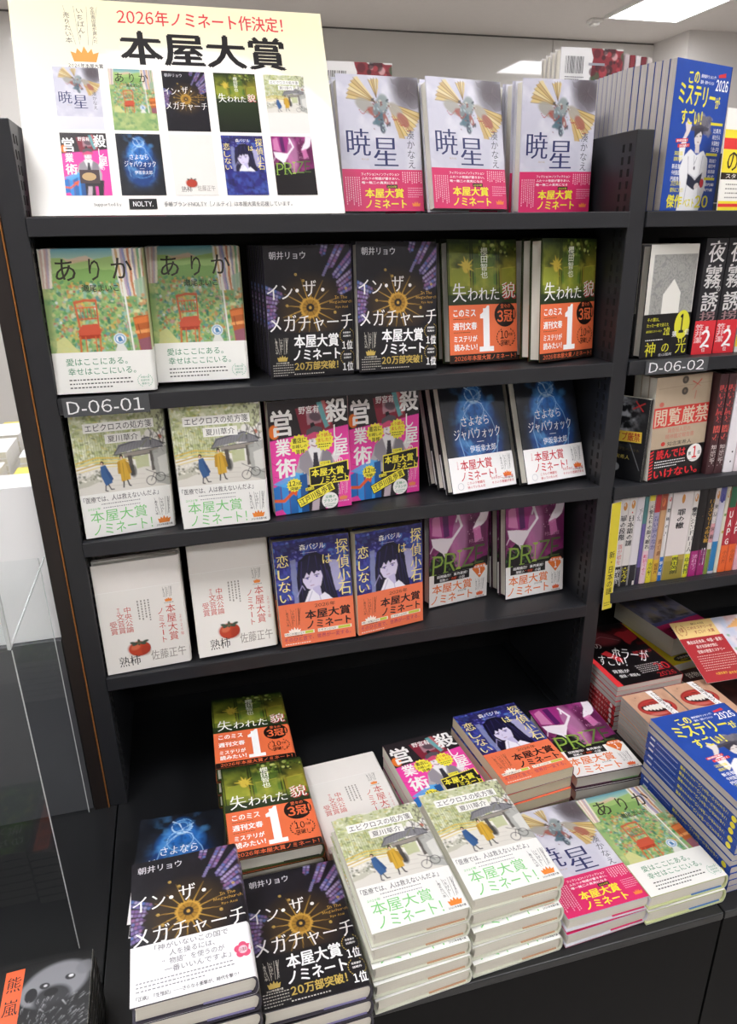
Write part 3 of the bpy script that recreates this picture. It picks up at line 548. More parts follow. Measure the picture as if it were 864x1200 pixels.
# long haired girl, orange band
def a_koi():
    c = Cv(131, 188, '2c2a78'); c.put((c.fbm(7, 5) - .42) * 3, '4a62b8', .8); c.put((.46 - c.fbm(10, 15)) * 4, '1c1848', .85); c.specks(220, 0, 0, 131, 112, ['4c50b0', '2a2360', '7a7ad0', '3a3a98', '5a8ad0'], .8, 2.8, 7, .7, 1.8)
    c.pol([(26, 36), (36, 34), (38, 112), (28, 112)], '8a90b8', .8, 3); c.pol([(92, 40), (108, 46), (116, 96), (96, 100)], 'b8b4d8', .8, 3)
    c.pol([(0, 10), (40, 4), (131, 0), (131, 14), (60, 12), (20, 26)], '241f52', .8, 6)
    c.pol([(36, 66), (40, 40), (54, 28), (72, 26), (86, 34), (94, 56), (98, 84), (104, 112), (70, 112), (36, 112)], '16142c', 1, 2)
    c.pol([(46, 60), (58, 56), (76, 54), (80, 70), (76, 86), (64, 94), (52, 88), (46, 76)], 'd8d0ea', 1, 1); c.pol([(62, 88), (74, 84), (78, 112), (58, 112)], 'c4bce0', 1, 1)
    c.pol([(40, 62), (46, 40), (62, 32), (80, 40), (82, 56), (74, 60), (70, 58), (66, 64), (62, 58), (57, 66), (53, 60), (48, 70), (44, 68)], '1a1736', 1, 1.2)
    for x0, y0, x1, y1 in ((46, 40, 40, 96), (84, 44, 92, 108), (78, 50, 86, 110), (42, 70, 44, 110), (88, 60, 100, 110), (60, 32, 54, 60), (70, 32, 72, 56)): c.line([(x0, y0), (x1, y1)], 1.4, '3a3470', .9, True)
    c.line([(50, 70), (57, 68)], 1.6, '3a3060'); c.line([(66, 66), (74, 65)], 1.6, '3a3060'); c.ell(54, 71, 2.2, 1.6, '6a5aa8'); c.ell(70, 68.5, 2.4, 1.7, '6a5aa8'); c.line([(60, 74), (58, 78)], .7, '8f84b8'); c.line([(58, 84), (64, 83)], 1, '9a5a8a')
    c.pol([(46, 112), (54, 94), (60, 90), (72, 104), (82, 98), (96, 112)], 'eceaf6', 1, 1.5); c.line([(52, 112), (60, 94)], .8, '8a84b0'); c.line([(74, 112), (72, 102)], .8, '8a84b0'); c.line([(34, 100), (44, 82), (48, 90)], 1.6, 'b8b0dc', .7)
    return c
def t_koi(p):
    y = 'f0e08a'
    for s_, a, b in (('探', 8, 34), ('偵', 36, 60), ('小', 62, 84), ('石', 86, 108)): p.text(s_, 106, a, 128, b, y, 'T')
    p.text('は', 82, 32, 98, 48, y, 'T')
    for s_, a, b in (('恋', 24, 46), ('し', 50, 68), ('な', 71, 90), ('い', 94, 108)): p.text(s_, 4, a, 24, b, y, 'T')
    p.text('森バジル', 44, 10, 88, 21, 'f2f0e6', 'B'); p.fine(46, 24, 86, 27, 1, 'd8d4e8', .2, 4)
def o_koi(p):
    k = '22181c'
    p.text('2026年', 62, 117, 98, 124, k, 'R'); p.text('本屋大賞', 44, 127, 124, 144, k, 'H'); p.text('ノミネート', 46, 146, 124, 161, k, 'H'); emblem(p, 11, 121, 26, 'fff2e8', '5a342c')
    p.rect(6, 163, 58, 169, 'f6ece0'); p.text('MRC大賞2025', 7, 164, 40, 168, k, 'R'); p.rect(42, 163.6, 56, 168.4, 'c8d04a'); p.rect(64, 163, 124, 169, 'f6ece0'); p.text('ミヤボン2025', 65, 164, 96, 168, k, 'R'); p.rect(100, 163.6, 122, 168.4, 'c8d04a')
    p.text('そのひと言で、世界が一変する。', 5, 172, 122, 180, 'b0306a', 'R'); p.fine(6, 182, 66, 186.5, 1, 'fff0e8', .3, 5)
# magenta ladies
def a_pri():
    c = Cv(130, 188, '7a2260'); c.put((c.fbm(5, 12) - .42) * 3, 'b04a90', .8); c.put((.45 - c.fbm(6, 22)) * 4, '40103a', .8); c.ell(96, 56, 26, 30, '571442', .8, 0, .5); c.ell(62, 60, 14, 44, 'c888b4', .6, 0, .6)
    c.pol([(0, 96), (26, 74), (44, 92), (60, 120), (130, 100), (130, 188), (0, 188)], '120c10', 1, 5)
    c.pol([(0, 10), (14, 0), (60, 0), (50, 30), (48, 52), (24, 54), (4, 46)], '9c2f7c', 1, 3); c.pol([(26, 4), (38, 2), (42, 50), (30, 52)], '4a1a58', .9, 2); c.pol([(6, 12), (20, 4), (26, 50), (6, 44)], 'd88ab8', .8, 2)
    w = 'efe6ee'
    c.pol([(4, 50), (24, 52), (52, 56), (48, 64), (34, 88), (22, 78), (8, 66)], w, 1, 2); c.line([(58, 8), (68, 34), (50, 56)], 5, w, 1); c.line([(60, 10), (56, 24)], 3, w); c.line([(50, 56), (42, 62)], 6, w)
    c.pol([(110, 0), (130, 0), (122, 30), (100, 48), (92, 44), (106, 20)], w, 1, 2); c.pol([(92, 44), (108, 40), (112, 66), (98, 72)], 'd074ac', .9, 3); c.line([(2, 78), (10, 62), (26, 78), (34, 92)], 1.6, w); c.line([(4, 84), (20, 96)], 1, '8a5a7c')
    c.line([(56, 70), (62, 96), (58, 118)], 5, 'b86aa0', .8, True); c.specks(30, 80, 10, 110, 60, ['f0c8e0', 'd890c0'], .4, 1, 3); c.specks(90, 0, 84, 60, 120, ['241820', '3f6a34', '0c080c'], 1, 3, 5, .6)
    return c
def t_pri(p):
    g = '8fb04a'
    x = 6
    for ch, w_, y0, g in (('P', 22, 86, '8fb04a'), ('R', 24, 84, '8cac48'), ('I', 9, 82, 'a4c050'), ('Z', 24, 80, '66803e'), ('E', 20, 78, '46582f')):
        p.text(ch, x, y0, x + w_, y0 + 38, g, 'R', 0, .06, 2); p.rect(x - 2, y0 + 36.6, x + (9 if ch in 'PRI' else 3), y0 + 38.4, g); p.rect(x, y0 - .4, x + 7, y0 + 1.2, g); x += w_ + 3
    p.text('村山由佳', 84, 64, 116, 72, 'b884a4', 'R')
def o_pri(p):
    w = 'ffffff'; o = 'ec7a34'
    p.poly([(10, 124), (10, 141), (86, 141), (86, 124)], '140e10'); p.text('話題騒然！', 16, 126, 46, 132, w, 'B'); p.text('業界震撼！', 52, 126, 82, 132, w, 'B'); p.text('禁断の', 22, 134, 40, 140, w, 'B'); p.text('“作家”', 42, 134, 60, 140, 'ec5a2c', 'B'); p.text('小説', 63, 134, 76, 140, w, 'B')
    p.poly([(92, 126), (100, 118), (120, 118), (126, 126), (109, 147)], o); p.text('本屋大賞', 96, 120, 122, 126, w, 'B'); p.text('1', 106, 127, 112, 140, w, 'H')
    p.text('本屋大賞', 6, 144, 92, 163, o, 'B'); p.text('ノミネート', 4, 166, 94, 184, o, 'B'); p.text('2026年', 62, 163, 80, 167, '3a3438', 'B'); emblem(p, 100, 148, 20, 'ec6a3a', '5a5458')
# blue ranking magazine
def a_mag():
    c = Cv(148, 210, '1f4aa8', 1.8); c.put((c.fbm(5, 3) - .5) * 1.2, '2c5cc0', .5); q = random.Random(2)
    for i in range(46): c.ell(74 + q.uniform(-9, 26) + 6, 84 + q.uniform(-10, 12), q.uniform(3, 8), q.uniform(2, 6), q.choice(['8c8a94', '6a6874', 'a8a4aa', '54525e']), .7, q.uniform(0, 90), .3)
    c.pol([(60, 84), (66, 70), (92, 72), (96, 84), (78, 88)], '77747e', 1, 2); c.pol([(54, 88), (78, 84), (104, 88), (102, 93), (56, 94)], '4f4c58', 1, 2)
    c.ell(78, 102, 10, 13, 'e4dcd8'); c.pol([(66, 90), (90, 88), (90, 100), (84, 94), (76, 97), (68, 104)], '3c3a46', 1, 1.5); c.line([(73, 101), (77, 101)], 1, '2a2832'); c.line([(82, 100), (86, 100)], 1, '2a2832'); c.line([(77, 109), (82, 109)], .8, '9a6a6a'); c.pol([(73, 112), (84, 112), (86, 124), (74, 124)], 'd8d0cc')
    c.pol([(40, 84), (48, 78), (58, 86), (52, 98), (40, 112), (36, 108), (44, 94)], 'e4dcd8', 1, 1.5); c.pol([(30, 116), (42, 104), (48, 108), (46, 132), (36, 140)], 'f2f2f4', 1, 2)
    c.pol([(46, 130), (62, 120), (80, 128), (98, 120), (112, 132), (116, 168), (108, 196), (104, 210), (44, 210), (46, 180), (38, 150)], 'f4f4f6', 1, 2); c.line([(58, 130), (64, 160), (60, 200)], 1, '9a9aa8'); c.line([(98, 128), (94, 160), (100, 200)], 1, '9a9aa8'); c.line([(74, 128), (76, 142), (82, 130)], .8, '6a6a78')
    c.pol([(62, 154), (84, 162), (102, 152), (100, 170), (84, 178), (62, 170)], '23283c', 1, 1.2); c.pol([(62, 152), (84, 160), (102, 150), (84, 164)], 'd8d8e0'); c.ell(90, 172, 7, 4, 'e4dcd8', 1, -20); c.ell(78, 146, 2.2, 3, '54525e'); c.ell(104, 168, 5.5, 7, 'd8343c')
    return c
def t_mag(p, spine=False):
    y = 'f2e63a'; w = 'ffffff'
    p.text('この', 34, 14, 62, 30, y, 'H', -4); p.text('ミステリー', 14, 32, 112, 60, y, 'H', 2); p.text('が', 112, 44, 126, 60, y, 'H', -8); p.text('すごい！', 26, 64, 82, 86, y, 'H', 0)
    p.text('最新傑作ランキング！', 66, 16, 106, 21, w, 'B'); p.text('国内・海外ベスト20', 66, 24, 102, 29, w, 'B'); p.poly([(112, 14), (132, 10), (133, 16), (113, 18)], 'd8343c'); p.text('2026', 108, 20, 142, 36, w, 'H')
    p.rect(20, 106, 52, 111, 'd8343c', -4); p.rect(26, 113, 58, 118, 'd8343c', -4); p.text('巻頭特集！', 22, 107, 50, 110.4, w, 'B', -4); p.text('対談！', 30, 114, 54, 117.4, w, 'B', -4)
    for i, s_ in enumerate(('深田国', '道尾秀介')): p.text(s_, 20, 124 + i*8, 42, 130 + i*8, y, 'B')
    for i, s_ in enumerate(('新名智', '今村昌弘', '円居挽')): p.text(s_, 18, 142 + i*9, 40, 149 + i*9, w, 'B')
    for i in range(4): p.text(('辻真先', '綾辻行人', '米澤穂信', '法月')[i], 118, 88 + i*9, 140, 95 + i*9, w, 'B')
    for i in range(4): p.text(('貴志祐介', '相沢沙呼', '似鳥鶏', '方丈')[i], 118, 132 + i*8, 138, 138 + i*8, w, 'B')
    p.rect(108, 80, 142, 84, y); p.rect(106, 124, 138, 128, y); p.rect(110, 160, 140, 164, y); p.text('2025年の', 20, 166, 46, 174, y, 'B'); p.text('傑作はこれだ！', 20, 176, 56, 183, y, 'B'); p.text('国内編', 112, 168, 140, 173, w, 'B'); p.text('海外編', 112, 176, 138, 181, w, 'B')
    p.text('傑作', 14, 186, 56, 206, y, 'H'); p.text('ベスト', 60, 192, 90, 205, y, 'H'); p.text('20', 92, 187, 130, 206, y, 'H')
# black and red horror magazine
def a_hor():
    c = Cv(148, 210, '151012', 1.6); c.put((c.fbm(4, 8) - .5) * 3 * (c.Y < 92), '7a141c', .9); c.ell(60, 46, 34, 22, 'a04048', .5, 20, .5); c.line([(20, 60), (70, 40), (100, 64)], 1.5, 'd0a0a0', .6); c.pol([(0, 0), (22, 0), (14, 210), (0, 210)], 'e0343a', .0)
    c.pol([(0, 96), (10, 96), (13, 210), (0, 210)], 'e63a40'); c.pol([(104, 40), (148, 30), (148, 60), (112, 84)], 'c83038', .6, 10); c.pol([(34, 100), (50, 92), (66, 128), (58, 140)], 'd8343a', 1, 2); return c
def t_hor(p):
    w = 'f6f4f2'
    p.text('この', 20, 62, 52, 80, w, 'S', 8); p.text('ホラーが', 56, 96, 128, 138, w, 'S', 28); p.text('の', 62, 92, 78, 106, w, 'S'); p.text('すごい！', 16, 110, 70, 146, w, 'S', 24); p.text('背筋が', 20, 160, 54, 172, w, 'B', 10)
    p.text('怪談・実話も', 24, 178, 66, 188, w, 'B', 6); p.fine(74, 156, 126, 186, 5, 'c8c0c0', .3, 6); p.text('国内ベスト20', 100, 110, 142, 122, 'b8282e', 'B'); p.text('海外', 104, 126, 124, 140, 'b8282e', 'B'); p.text('20', 112, 160, 142, 184, 'b8282e', 'H'); p.text('2026', 100, 190, 140, 204, 'b8282e', 'B')
# close-up of a smile
def a_tee():
    c = Cv(105, 150, 'd0a488'); c.put((c.fbm(4, 2) - .4) * 2, 'e0bca0', .7); c.put((.42 - c.fbm(5, 12)) * 2, 'a8785e', .5)
    c.ell(50, 48, 42, 26, 'a8302c', 1, 4); c.ell(50, 48, 38, 21, 'c4463e', .8, 4, .1); c.ell(50, 46, 34, 15, '2a1214', 1, 4)
    for i in range(8): h = 11 - abs(i - 3.5)*1.6; c.ell(24 + i*7.6, 46, 4.2, h, 'f2ece2', 1, 0, .08)
    c.pol([(14, 40), (30, 30), (50, 33), (72, 29), (88, 40), (70, 38), (50, 39), (30, 38)], 'b03832', 1, 1); c.ell(40, 66, 16, 3, 'e08a80', .6, 4, .5); c.ell(24, 12, 1.4, 1.4, '5a3a2c')
    return c
def t_tee(p):
    p.poly([(52, 0), (66, 0), (80, 150), (66, 150)], 'f8f6f4'); p.vtext('口に関するアンケート', 58, 6, 70, 110, '2a2626', 'R')
# kraft envelope
def a_etu():
    c = Cv(131, 188, 'b9a68e'); c.put((c.fbm(6, 2) - .4) * 1.4, 'c8b69e', .6); c.line([(6, 20), (131, 16)], .7, '8f7c66', .7); c.ell(66, 8, 7.5, 7, '4f463e'); c.ell(67, 28, 7.5, 7, '4f463e'); c.ell(66, 8, 3, 3, '7a6c5e'); c.ell(67, 28, 3, 3, '7a6c5e')
    c.line([(84, 12), (104, 22)], 2, 'cc4038', 1, True); c.line([(104, 10), (84, 28)], 2.4, 'cc4038', 1, True); c.line([(94, 30), (92, 44)], 1.6, 'c8584e', .8); c.ell(16, 48, 5, 4, 'cc5048', .8, 0, .2)
    return c
def t_etu(p):
    r = 'cf3f38'
    p.rect(0, 54, 131, 90, r); p.text('閲覧厳禁', 3, 56, 129, 88, 'd8c8b0', 'B'); p.text('猟奇殺人犯の', 36, 93, 90, 102, 'c87a6c', 'R'); p.text('精神鑑定報告書', 32, 104, 100, 113, 'c87a6c', 'R'); p.ell(28, 121, 5, 4, r); p.text('知念実希人', 38, 118, 96, 126, '33302c', 'R')
def o_etu(p):
    r = 'e03038'
    for i in range(9): p.poly([(0, 134 + i*6), (8, 131 + i*6), (8, 134 + i*6), (0, 137 + i*6)], r); p.poly([(123, 134 + i*6), (131, 131 + i*6), (131, 134 + i*6), (123, 137 + i*6)], r)
    p.text('読んでは', 14, 131, 84, 149, r, 'H'); p.text('いけない。', 12, 168, 118, 185, r, 'H'); p.fine(12, 151, 84, 166, 3, 'ffffff', .3, 5); p.ell(106, 146, 18, 17, 'f6f2ee'); p.text('1', 101, 133, 112, 156, r, 'H'); p.text('第', 91, 143, 98, 150, '3a3a3c', 'B'); p.text('位', 114, 143, 121, 150, '3a3a3c', 'B'); p.fine(94, 157, 118, 160, 1, '5a5a5c', .3, 2)
# black with smoke
def a_liv():
    c = Cv(105, 152, '17181c'); n = c.fbm(9, 5); m = np.exp(-((c.X - 48 - (c.Y - 40)*.05)/26)**2 - ((c.Y - 32)/34)**2); c.put((n - .42) * 7 * m, 'c8ccd4', .8); c.line([(74, 20), (94, 8)], 2, 'c83030'); c.line([(78, 6), (92, 22)], 2, 'c83030'); c.line([(76, 84), (98, 130)], .8, 'b8bcc4', .7); c.ell(52, 130, 9, 8, 'a8aab0'); return c
def t_liv(p):
    p.rect(20, 62, 96, 82, 'e8c84a', -3); p.text('スワイプ厳禁', 24, 64, 93, 80, 'b8302a', 'B', -3); p.text('変死した大学生のスマホ', 24, 92, 94, 98, '6a5a34', 'R'); p.text('知念実希人', 34, 106, 78, 114, 'c8b45a', 'R')
# white house on engraving
def a_kam():
    c = Cv(108, 182, 'dcdad2'); 
    n = c.fbm(6, 4); e = (np.sin(n * 70) > 0) * 1.0; M = (c.X > 9) & (c.X < 103) & (c.Y > 15) & (c.Y < 130); c.put(M * 1.0, 'a4a49e'); c.put(M * e, '8e8e8a', .55); c.put(M * (np.sin(c.fbm(4, 9) * 50) > .7), '76767a', .5)
    c.pol([(36, 78), (57, 54), (74, 76), (75, 130), (36, 130)], 'e6e4dc'); return c
def t_kam(p): pass
def o_kam(p):
    y = 'dcd83a'
    p.text('その罪は、', 8, 116, 34, 122, y, 'B'); p.text('たった一夜で消えた', 8, 125, 56, 131, y, 'B'); p.text('週刊文春ミステリーベスト', 8, 136, 42, 140, y, 'B'); p.text('2位', 46, 132, 60, 146, y, 'H'); p.fine(8, 150, 60, 155, 1, 'e8e8e8', .3, 3)
    p.ell(86, 130, 17, 24, y); p.text('1', 80, 112, 91, 144, '17171a', 'H'); p.text('第', 66, 140, 76, 150, 'e8e8ee', 'B'); p.text('位', 94, 138, 104, 148, 'e8e8ee', 'B')
    p.text('神', 9, 156, 32, 180, y, 'S'); p.text('の', 46, 160, 62, 174, y, 'S'); p.text('光', 78, 152, 101, 178, y, 'S'); p.text('北山猛邦', 40, 176, 70, 181, 'd8d8d8', 'R')
# bear
def a_bea():
    c = Cv(105, 148, '121214'); q = random.Random(11)
    c.ell(64, 34, 34, 24, '8f9096', .9, -12, .2); c.ell(38, 40, 12, 14, '8a8b90', .9, 0, .2); c.ell(38, 42, 7, 9, '1c1c1f'); c.ell(96, 22, 9, 8, '7a7b80', .8, 0, .3); c.ell(62, 52, 18, 14, '26262a', .95, 0, .3); c.ell(60, 44, 8, 5, '121214'); c.ell(52, 34, 6, 4, '2c2c30', 1, 10); c.ell(80, 30, 6, 4, '2c2c30', 1, 10); c.ell(53, 34, 2.2, 1.6, 'd8d8dc'); c.ell(81, 29, 3, 2, 'e4e4e8')
    c.line([(50, 62), (54, 66)], 1.6, 'b8b8bc'); c.line([(74, 58), (78, 64)], 1.6, 'c0c0c4'); c.line([(56, 68), (68, 65)], 1.0, '8a8a8e'); c.ell(66, 82, 26, 20, '1a1a1d', .7, 0, .4)
    for i in range(330):
        x, y = q.uniform(24, 105), q.uniform(48, 112); a = 2.1 + (x - 60)*.012; L = q.uniform(3, 7); c.line([(x, y), (x + L*math.cos(a), y + L*math.sin(a))], .8, q.choice(['9a9a9e', '6a6a6e', 'c4c4c8']), .7, True) if i % 2 == 0 else None
    return c
def t_bea(p):
    p.rect(6, 4, 27, 148, 'f0683c'); p.vtext('熊嵐', 8, 8, 25, 66, '1c1412', 'S'); p.vtext('吉村昭', 9, 74, 24, 128, '1c1412', 'S')
def o_bea(p):
    p.vtext('日本最大の', 88, 104, 100, 148, '2a2a2c', 'S'); p.vtext('肉食獣が', 70, 104, 83, 148, '2a2a2c', 'S'); p.vtext('ヒトを襲う', 52, 106, 67, 148, 'c8283a', 'S'); p.vtext('戦慄', 34, 108, 48, 146, '2a2a2c', 'S')
def a_grn():
    c = Cv(105, 148, '1d3a1c'); c.put((c.fbm(5, 3) - .45) * 4, '6fae3a', .9); c.put((c.fbm(7, 13) - .55) * 5, 'd0d84a', .6); return c
def t_grn(p): p.text('神々の', 40, 12, 98, 30, 'f0f0e8', 'S'); p.text('大地', 50, 34, 92, 56, 'f0f0e8', 'S')
def a_dra():
    c = Cv(130, 190, '8c8aa0'); c.put((c.fbm(4, 3) - .45) * 4, '3c3834', .9); c.put((c.fbm(5, 8) - .5) * 4 * (c.Y < 110), 'a89468', .6); c.vgrad('5a5c8c', '5a5c8c', 120, 134); c.pol([(0, 134), (130, 126), (130, 190), (0, 190)], 'd0306a', 1, 3); return c
def t_dra(p): p.text('乱', 14, 150, 46, 180, '1c1418', 'S'); p.text('歩', 56, 150, 88, 180, '1c1418', 'S')
def a_yel():
    c = Cv(130, 188, 'e8d020'); return c
def t_yel(p): p.ell(58, 172, 30, 12, '1c1c18'); p.text('大賞受賞作', 38, 166, 78, 173, 'f4e8d0', 'B'); p.text('全国書店で話題', 40, 175, 76, 180, 'e8d020', 'B')
def a_brn(): c = Cv(105, 150, '3a2422'); c.put((c.fbm(4, 2) - .5) * 3, '6a3430', .8); return c
def t_brn(p): p.text('怪物の森', 20, 12, 84, 30, 'e8dcd0', 'S')
def a_bak():
    c = Cv(134, 191, 'e9e7e4'); c.pol([(64, 0), (134, 0), (134, 191), (70, 191)], '8a3038', 1, 8); c.specks(160, 66, 0, 134, 191, ['b04048', '5a2028', '3c5a40', 'd8a8a8', '2c2024'], 2, 8, 4, .8); return c
def t_bak(p):
    q = random.Random(1)
    for y in (14, 84):
        for i in range(16): p.rect(10 + i*2.4, y, 10 + i*2.4 + q.choice((.7, 1.3)), y + 28, '26262a')
    p.fine(10, 46, 50, 54, 2, '3a3a3e', .3, 2); p.fine(10, 114, 50, 120, 1, '3a3a3e', .3, 3); p.rect(58, 24, 92, 28, '9a9aa0')
D = {
 'aka': dict(w=134, h=191, t=26, a=a_aka, T=t_aka, obi=(131, 'd92a68', o_aka), jk='d4d4de', fl='d92a68', d='lavender hardcover with a yellow-winged beast and a pink band', s='winged-beast'),
 'ari': dict(w=134, h=191, t=26, a=a_ari, T=t_ari, obi=(135, 'f0f0ea', o_ari), jk='c8cf9a', fl='4f7fc0', d='hardcover painted with a red chair in a flowering garden', s='garden-chair'),
 'meg': dict(w=134, h=191, t=28.5, a=a_meg, T=t_meg, obi=(124, '17161a', o_meg), jk='2c2838', fl='8a84b4', d='black hardcover with purple stained glass and a golden sun', s='stained-glass'),
 'meb': dict(w=134, h=191, t=28.5, a=a_meg, T=t_meg, obi=(121, 'f3f3f5', o_meg2), jk='2c2838', fl='8a84b4', d='black stained-glass hardcover wearing a white band with a pink blossom', s='stained-glass'),
 'shi': dict(w=134, h=191, t=26.3, a=a_shi, T=t_shi, obi=(100, 'ee7548', o_shi), jk='2c3818', fl='1c1c14', d='green hardcover with a maple leaf and an orange band', s='maple-leaf'),
 'epi': dict(w=134, h=191, t=25.2, a=a_epi, T=t_epi, obi=(123, 'f2f2ee', o_epi), jk='d8dac8', fl='c89a78', d='watercolour hardcover with two walkers in blue and yellow coats', s='watercolour'),
 'kor': dict(w=130, h=186, t=24, a=a_kor, T=t_kor, obi=(128, None, o_kor), jk='d83a94', fl='ef48a8', soft=1, d='pink paperback with a grinning man in a suit and yellow bursts', s='pink salesman'),
 'say': dict(w=134, h=191, t=24, a=a_say, T=t_say, obi=(131, 'f4f3f2', o_say), jk='15171d', fl='15171d', d='night-blue hardcover with a glowing water drop', s='blue drop'),
 'kak': dict(w=134, h=191, t=24, a=a_kak, T=t_kak, obi=(47, 'ece9e3', o_kak, 1), jk='ece8e2', fl='e8e2da', d='plain white hardcover with a red persimmon', s='persimmon'),
 'koi': dict(w=131, h=188, t=22, a=a_koi, T=t_koi, obi=(112, 'ee7a52', o_koi), jk='2c2a6a', fl='c8a058', soft=1, pg=1, d='purple paperback with a long-haired girl and an orange band', s='long-haired girl'),
 'pri': dict(w=130, h=188, t=28, a=a_pri, T=t_pri, obi=(124, 'f4f1ee', o_pri), jk='3a1a2c', fl='6a9a5a', d='magenta and black book with pale dancing figures and green capitals', s='magenta'),
 'mag': dict(w=148, h=210, t=12.3, a=a_mag, T=t_mag, jk='1f4aa8', soft=2, sp=('このミステリーがすごい！2026年版', 'f2e63a'), d='blue ranking magazine with yellow lettering and a man in a hat', s='blue magazine'),
 'hor': dict(w=148, h=210, t=11.5, a=a_hor, T=t_hor, jk='c8242c', soft=2, sp=('このホラーがすごい！', 'f6f0f0'), d='black and red horror ranking magazine', s='horror magazine'),
 'tee': dict(w=94, h=150, t=7, a=a_tee, T=t_tee, jk='d8b8a4', soft=2, d='small booklet with a red-lipped smile', s='smile booklet'),
 'etu': dict(w=131, h=188, t=18, a=a_etu, T=t_etu, obi=(129, '1c1718', o_etu), jk='b9a68e', soft=1, d='kraft-coloured book with a red title bar and a black band', s='kraft'),
 'liv': dict(w=105, h=152, t=12, a=a_liv, T=t_liv, jk='17181c', soft=1, d='small black book with white smoke and a yellow label', s='smoke'),
 'kam': dict(w=108, h=182, t=22, a=a_kam, T=t_kam, obi=(110, '151416', o_kam), jk='3c3c3e', d='white book with a pale house on grey engraving and a black band', s='engraving'),
 'bea': dict(w=105, h=148, t=14, a=a_bea, T=t_bea, obi=(110, 'eeece8', o_bea), jk='141416', soft=1, d='black paperback with a grey bear and an orange title strip', s='bear'),
 'grn': dict(w=105, h=148, t=14, a=a_grn, T=t_grn, jk='1d3a1c', soft=1, d='green paperback with yellow blotches', s='green'),
 'dra': dict(w=130, h=190, t=45, a=a_dra, T=t_dra, jk='8c8aa0', soft=1, d='very thick book with a dark painting and a pink foot', s='thick'),
 'yel': dict(w=130, h=188, t=20, a=a_yel, T=t_yel, jk='e8d020', soft=1, d='yellow book with a black oval label', s='yellow'),
 'brn': dict(w=105, h=150, t=18, a=a_brn, T=t_brn, jk='3a2422', soft=1, d='dark brown paperback', s='brown'),
 'bak': dict(w=134, h=191, t=24, a=a_bak, T=t_bak, jk='c8c4c0', d='book turned to its red flowered back cover with a barcode panel', s='back cover'),
}
# ------------------------------------------------------------ the room
box('floor', (-6, -5, FLOOR - .05, 7, 6, FLOOR), mat('pale_floor_vinyl', 'c4c0ba', .3, noise=.08, nscale=6))['kind'] = 'structure'
box('ceiling', (-6, -5, CEIL, 7, 6, CEIL + .05), mat('ceiling_board', 'd9d3ce', .8, noise=.03, nscale=20))['kind'] = 'structure'
WALL = mat('glossy_wall_panel', 'd2cfca', .045, noise=.02, nscale=3); WALLM = mat('matt_wall_paint', 'dedad6', .7, noise=.02, nscale=3)
box('wall_back', (-6, 4.46, FLOOR, 3.87, 4.56, CEIL), mat('panel_joint', '6f6c69', .6))['kind'] = 'structure'
wb = bpy.data.objects['wall_back']
for i in range(5):
    x0 = 3.032 - 1.9 * (i + 1) if i else 1.14
    xs = [(3.035, 3.87), (1.14, 3.03), (-.76, 1.135), (-2.66, -.765), (-4.56, -2.665)][i]
    box('wall_panel', (xs[0], 4.45, FLOOR, xs[1], 4.462, CEIL - .012), WALL, wb)
box('wall_side', (3.87, 4.05, FLOOR, 7, 4.56, CEIL), WALLM)['kind'] = 'structure'
box('wall_front', (-6, -5, FLOOR, 7, -4.9, CEIL), WALLM)['kind'] = 'structure'
box('wall_left', (-6, -4.9, FLOOR, -5.9, 6, CEIL), WALLM)['kind'] = 'structure'
box('wall_right', (6.9, -4.9, FLOOR, 7, 4.05, CEIL), WALLM)['kind'] = 'structure'
LAMPM = mat('lamp_diffuser', 'ffffff', .5, emit='fdfcff', estr=LAMP_POWER)
LFR = mat('lamp_frame', 'eeece8', .5)
l0 = None
for i, (x, y) in enumerate(LAMPS):
    if l0 is None:
        l = empty('ceiling_lamp', '', 'lamp', 'square ceiling lamps'); a = box('diffuser', (-.25, -.25, -.012, .25, .25, -.004), LAMPM, l)
        b = box('frame', [(-.27, -.27, -.02, .27, -.25, 0), (-.27, .25, -.02, .27, .27, 0), (-.27, -.25, -.02, -.25, .25, 0), (.25, -.25, -.02, .27, .25, 0)], LFR, l)
        KIDS[l.name] = [a, b]; l0 = l
    else: l = copy_tree(l0)
    l.location = (x, y, CEIL)
    l['label'] = 'bright square ceiling lamp above the blue magazines at the top right' if i == 0 else 'square white ceiling lamp out of view above the shop'
dt = box('smoke_detector', [(3.02, 3.9, CEIL - .02, 3.1, 3.98, CEIL), (3.035, 3.915, CEIL - .035, 3.085, 3.965, CEIL - .02)], LFR, bevel=.005); tag(dt, 'small white round detector on the ceiling near the lamp', 'detector')

# ------------------------------------------------------------ shelving bays
def rows(x, y0, y1, z0, z1, axis):
    """narrow slots of an upright as thin black boxes, their inner shade painted on"""
    b = []; z = z0
    while z < z1:
        for yy in (y0, y1):
            b.append((x - .0006, yy, z, x + .0006, yy + .005, z + .011))
        z += .0175
    return b
SLOT = mat('slot_shadow', '050505', .9)
BD = .30
def bay(x0, x1, zs, lab, first):
    r = empty('bookcase', lab, 'bookcase'); r.location = (x0, 0, TBL)
    def P(n, b, m, bev=.0015):
        bb = [(a[0]-x0, a[1], a[2]-TBL, a[3]-x0, a[4], a[5]-TBL) for a in (b if isinstance(b[0], tuple) else [b])]
        return box(n, bb, m, r, bev)
    for z in zs:
        s = P('shelf', [(x0, .002, z - .004, x1, BD, z), (x0, -.004, z - .0235, x1, .002, z), (x0, -.004, z-.0235, x1, .012, z-.0215)], BLACK)
    P('back_panel', (x0 - .0145, BD + .0005, TBL - .1, x1 + .0145, BD + .0065, .02), DARK)
    P('top_back_panel', (x0 - .014, BD + .0005, .021, x1 + .014, BD + .0065, .112), BLACK)
    return r, P
b1, P1 = bay(0.0, .87, ZS, 'black metal bookcase bay with four shelves of face-out books', True)
P1('upright', (-.03, 0, TBL, 0, BD, .112), BLACK)
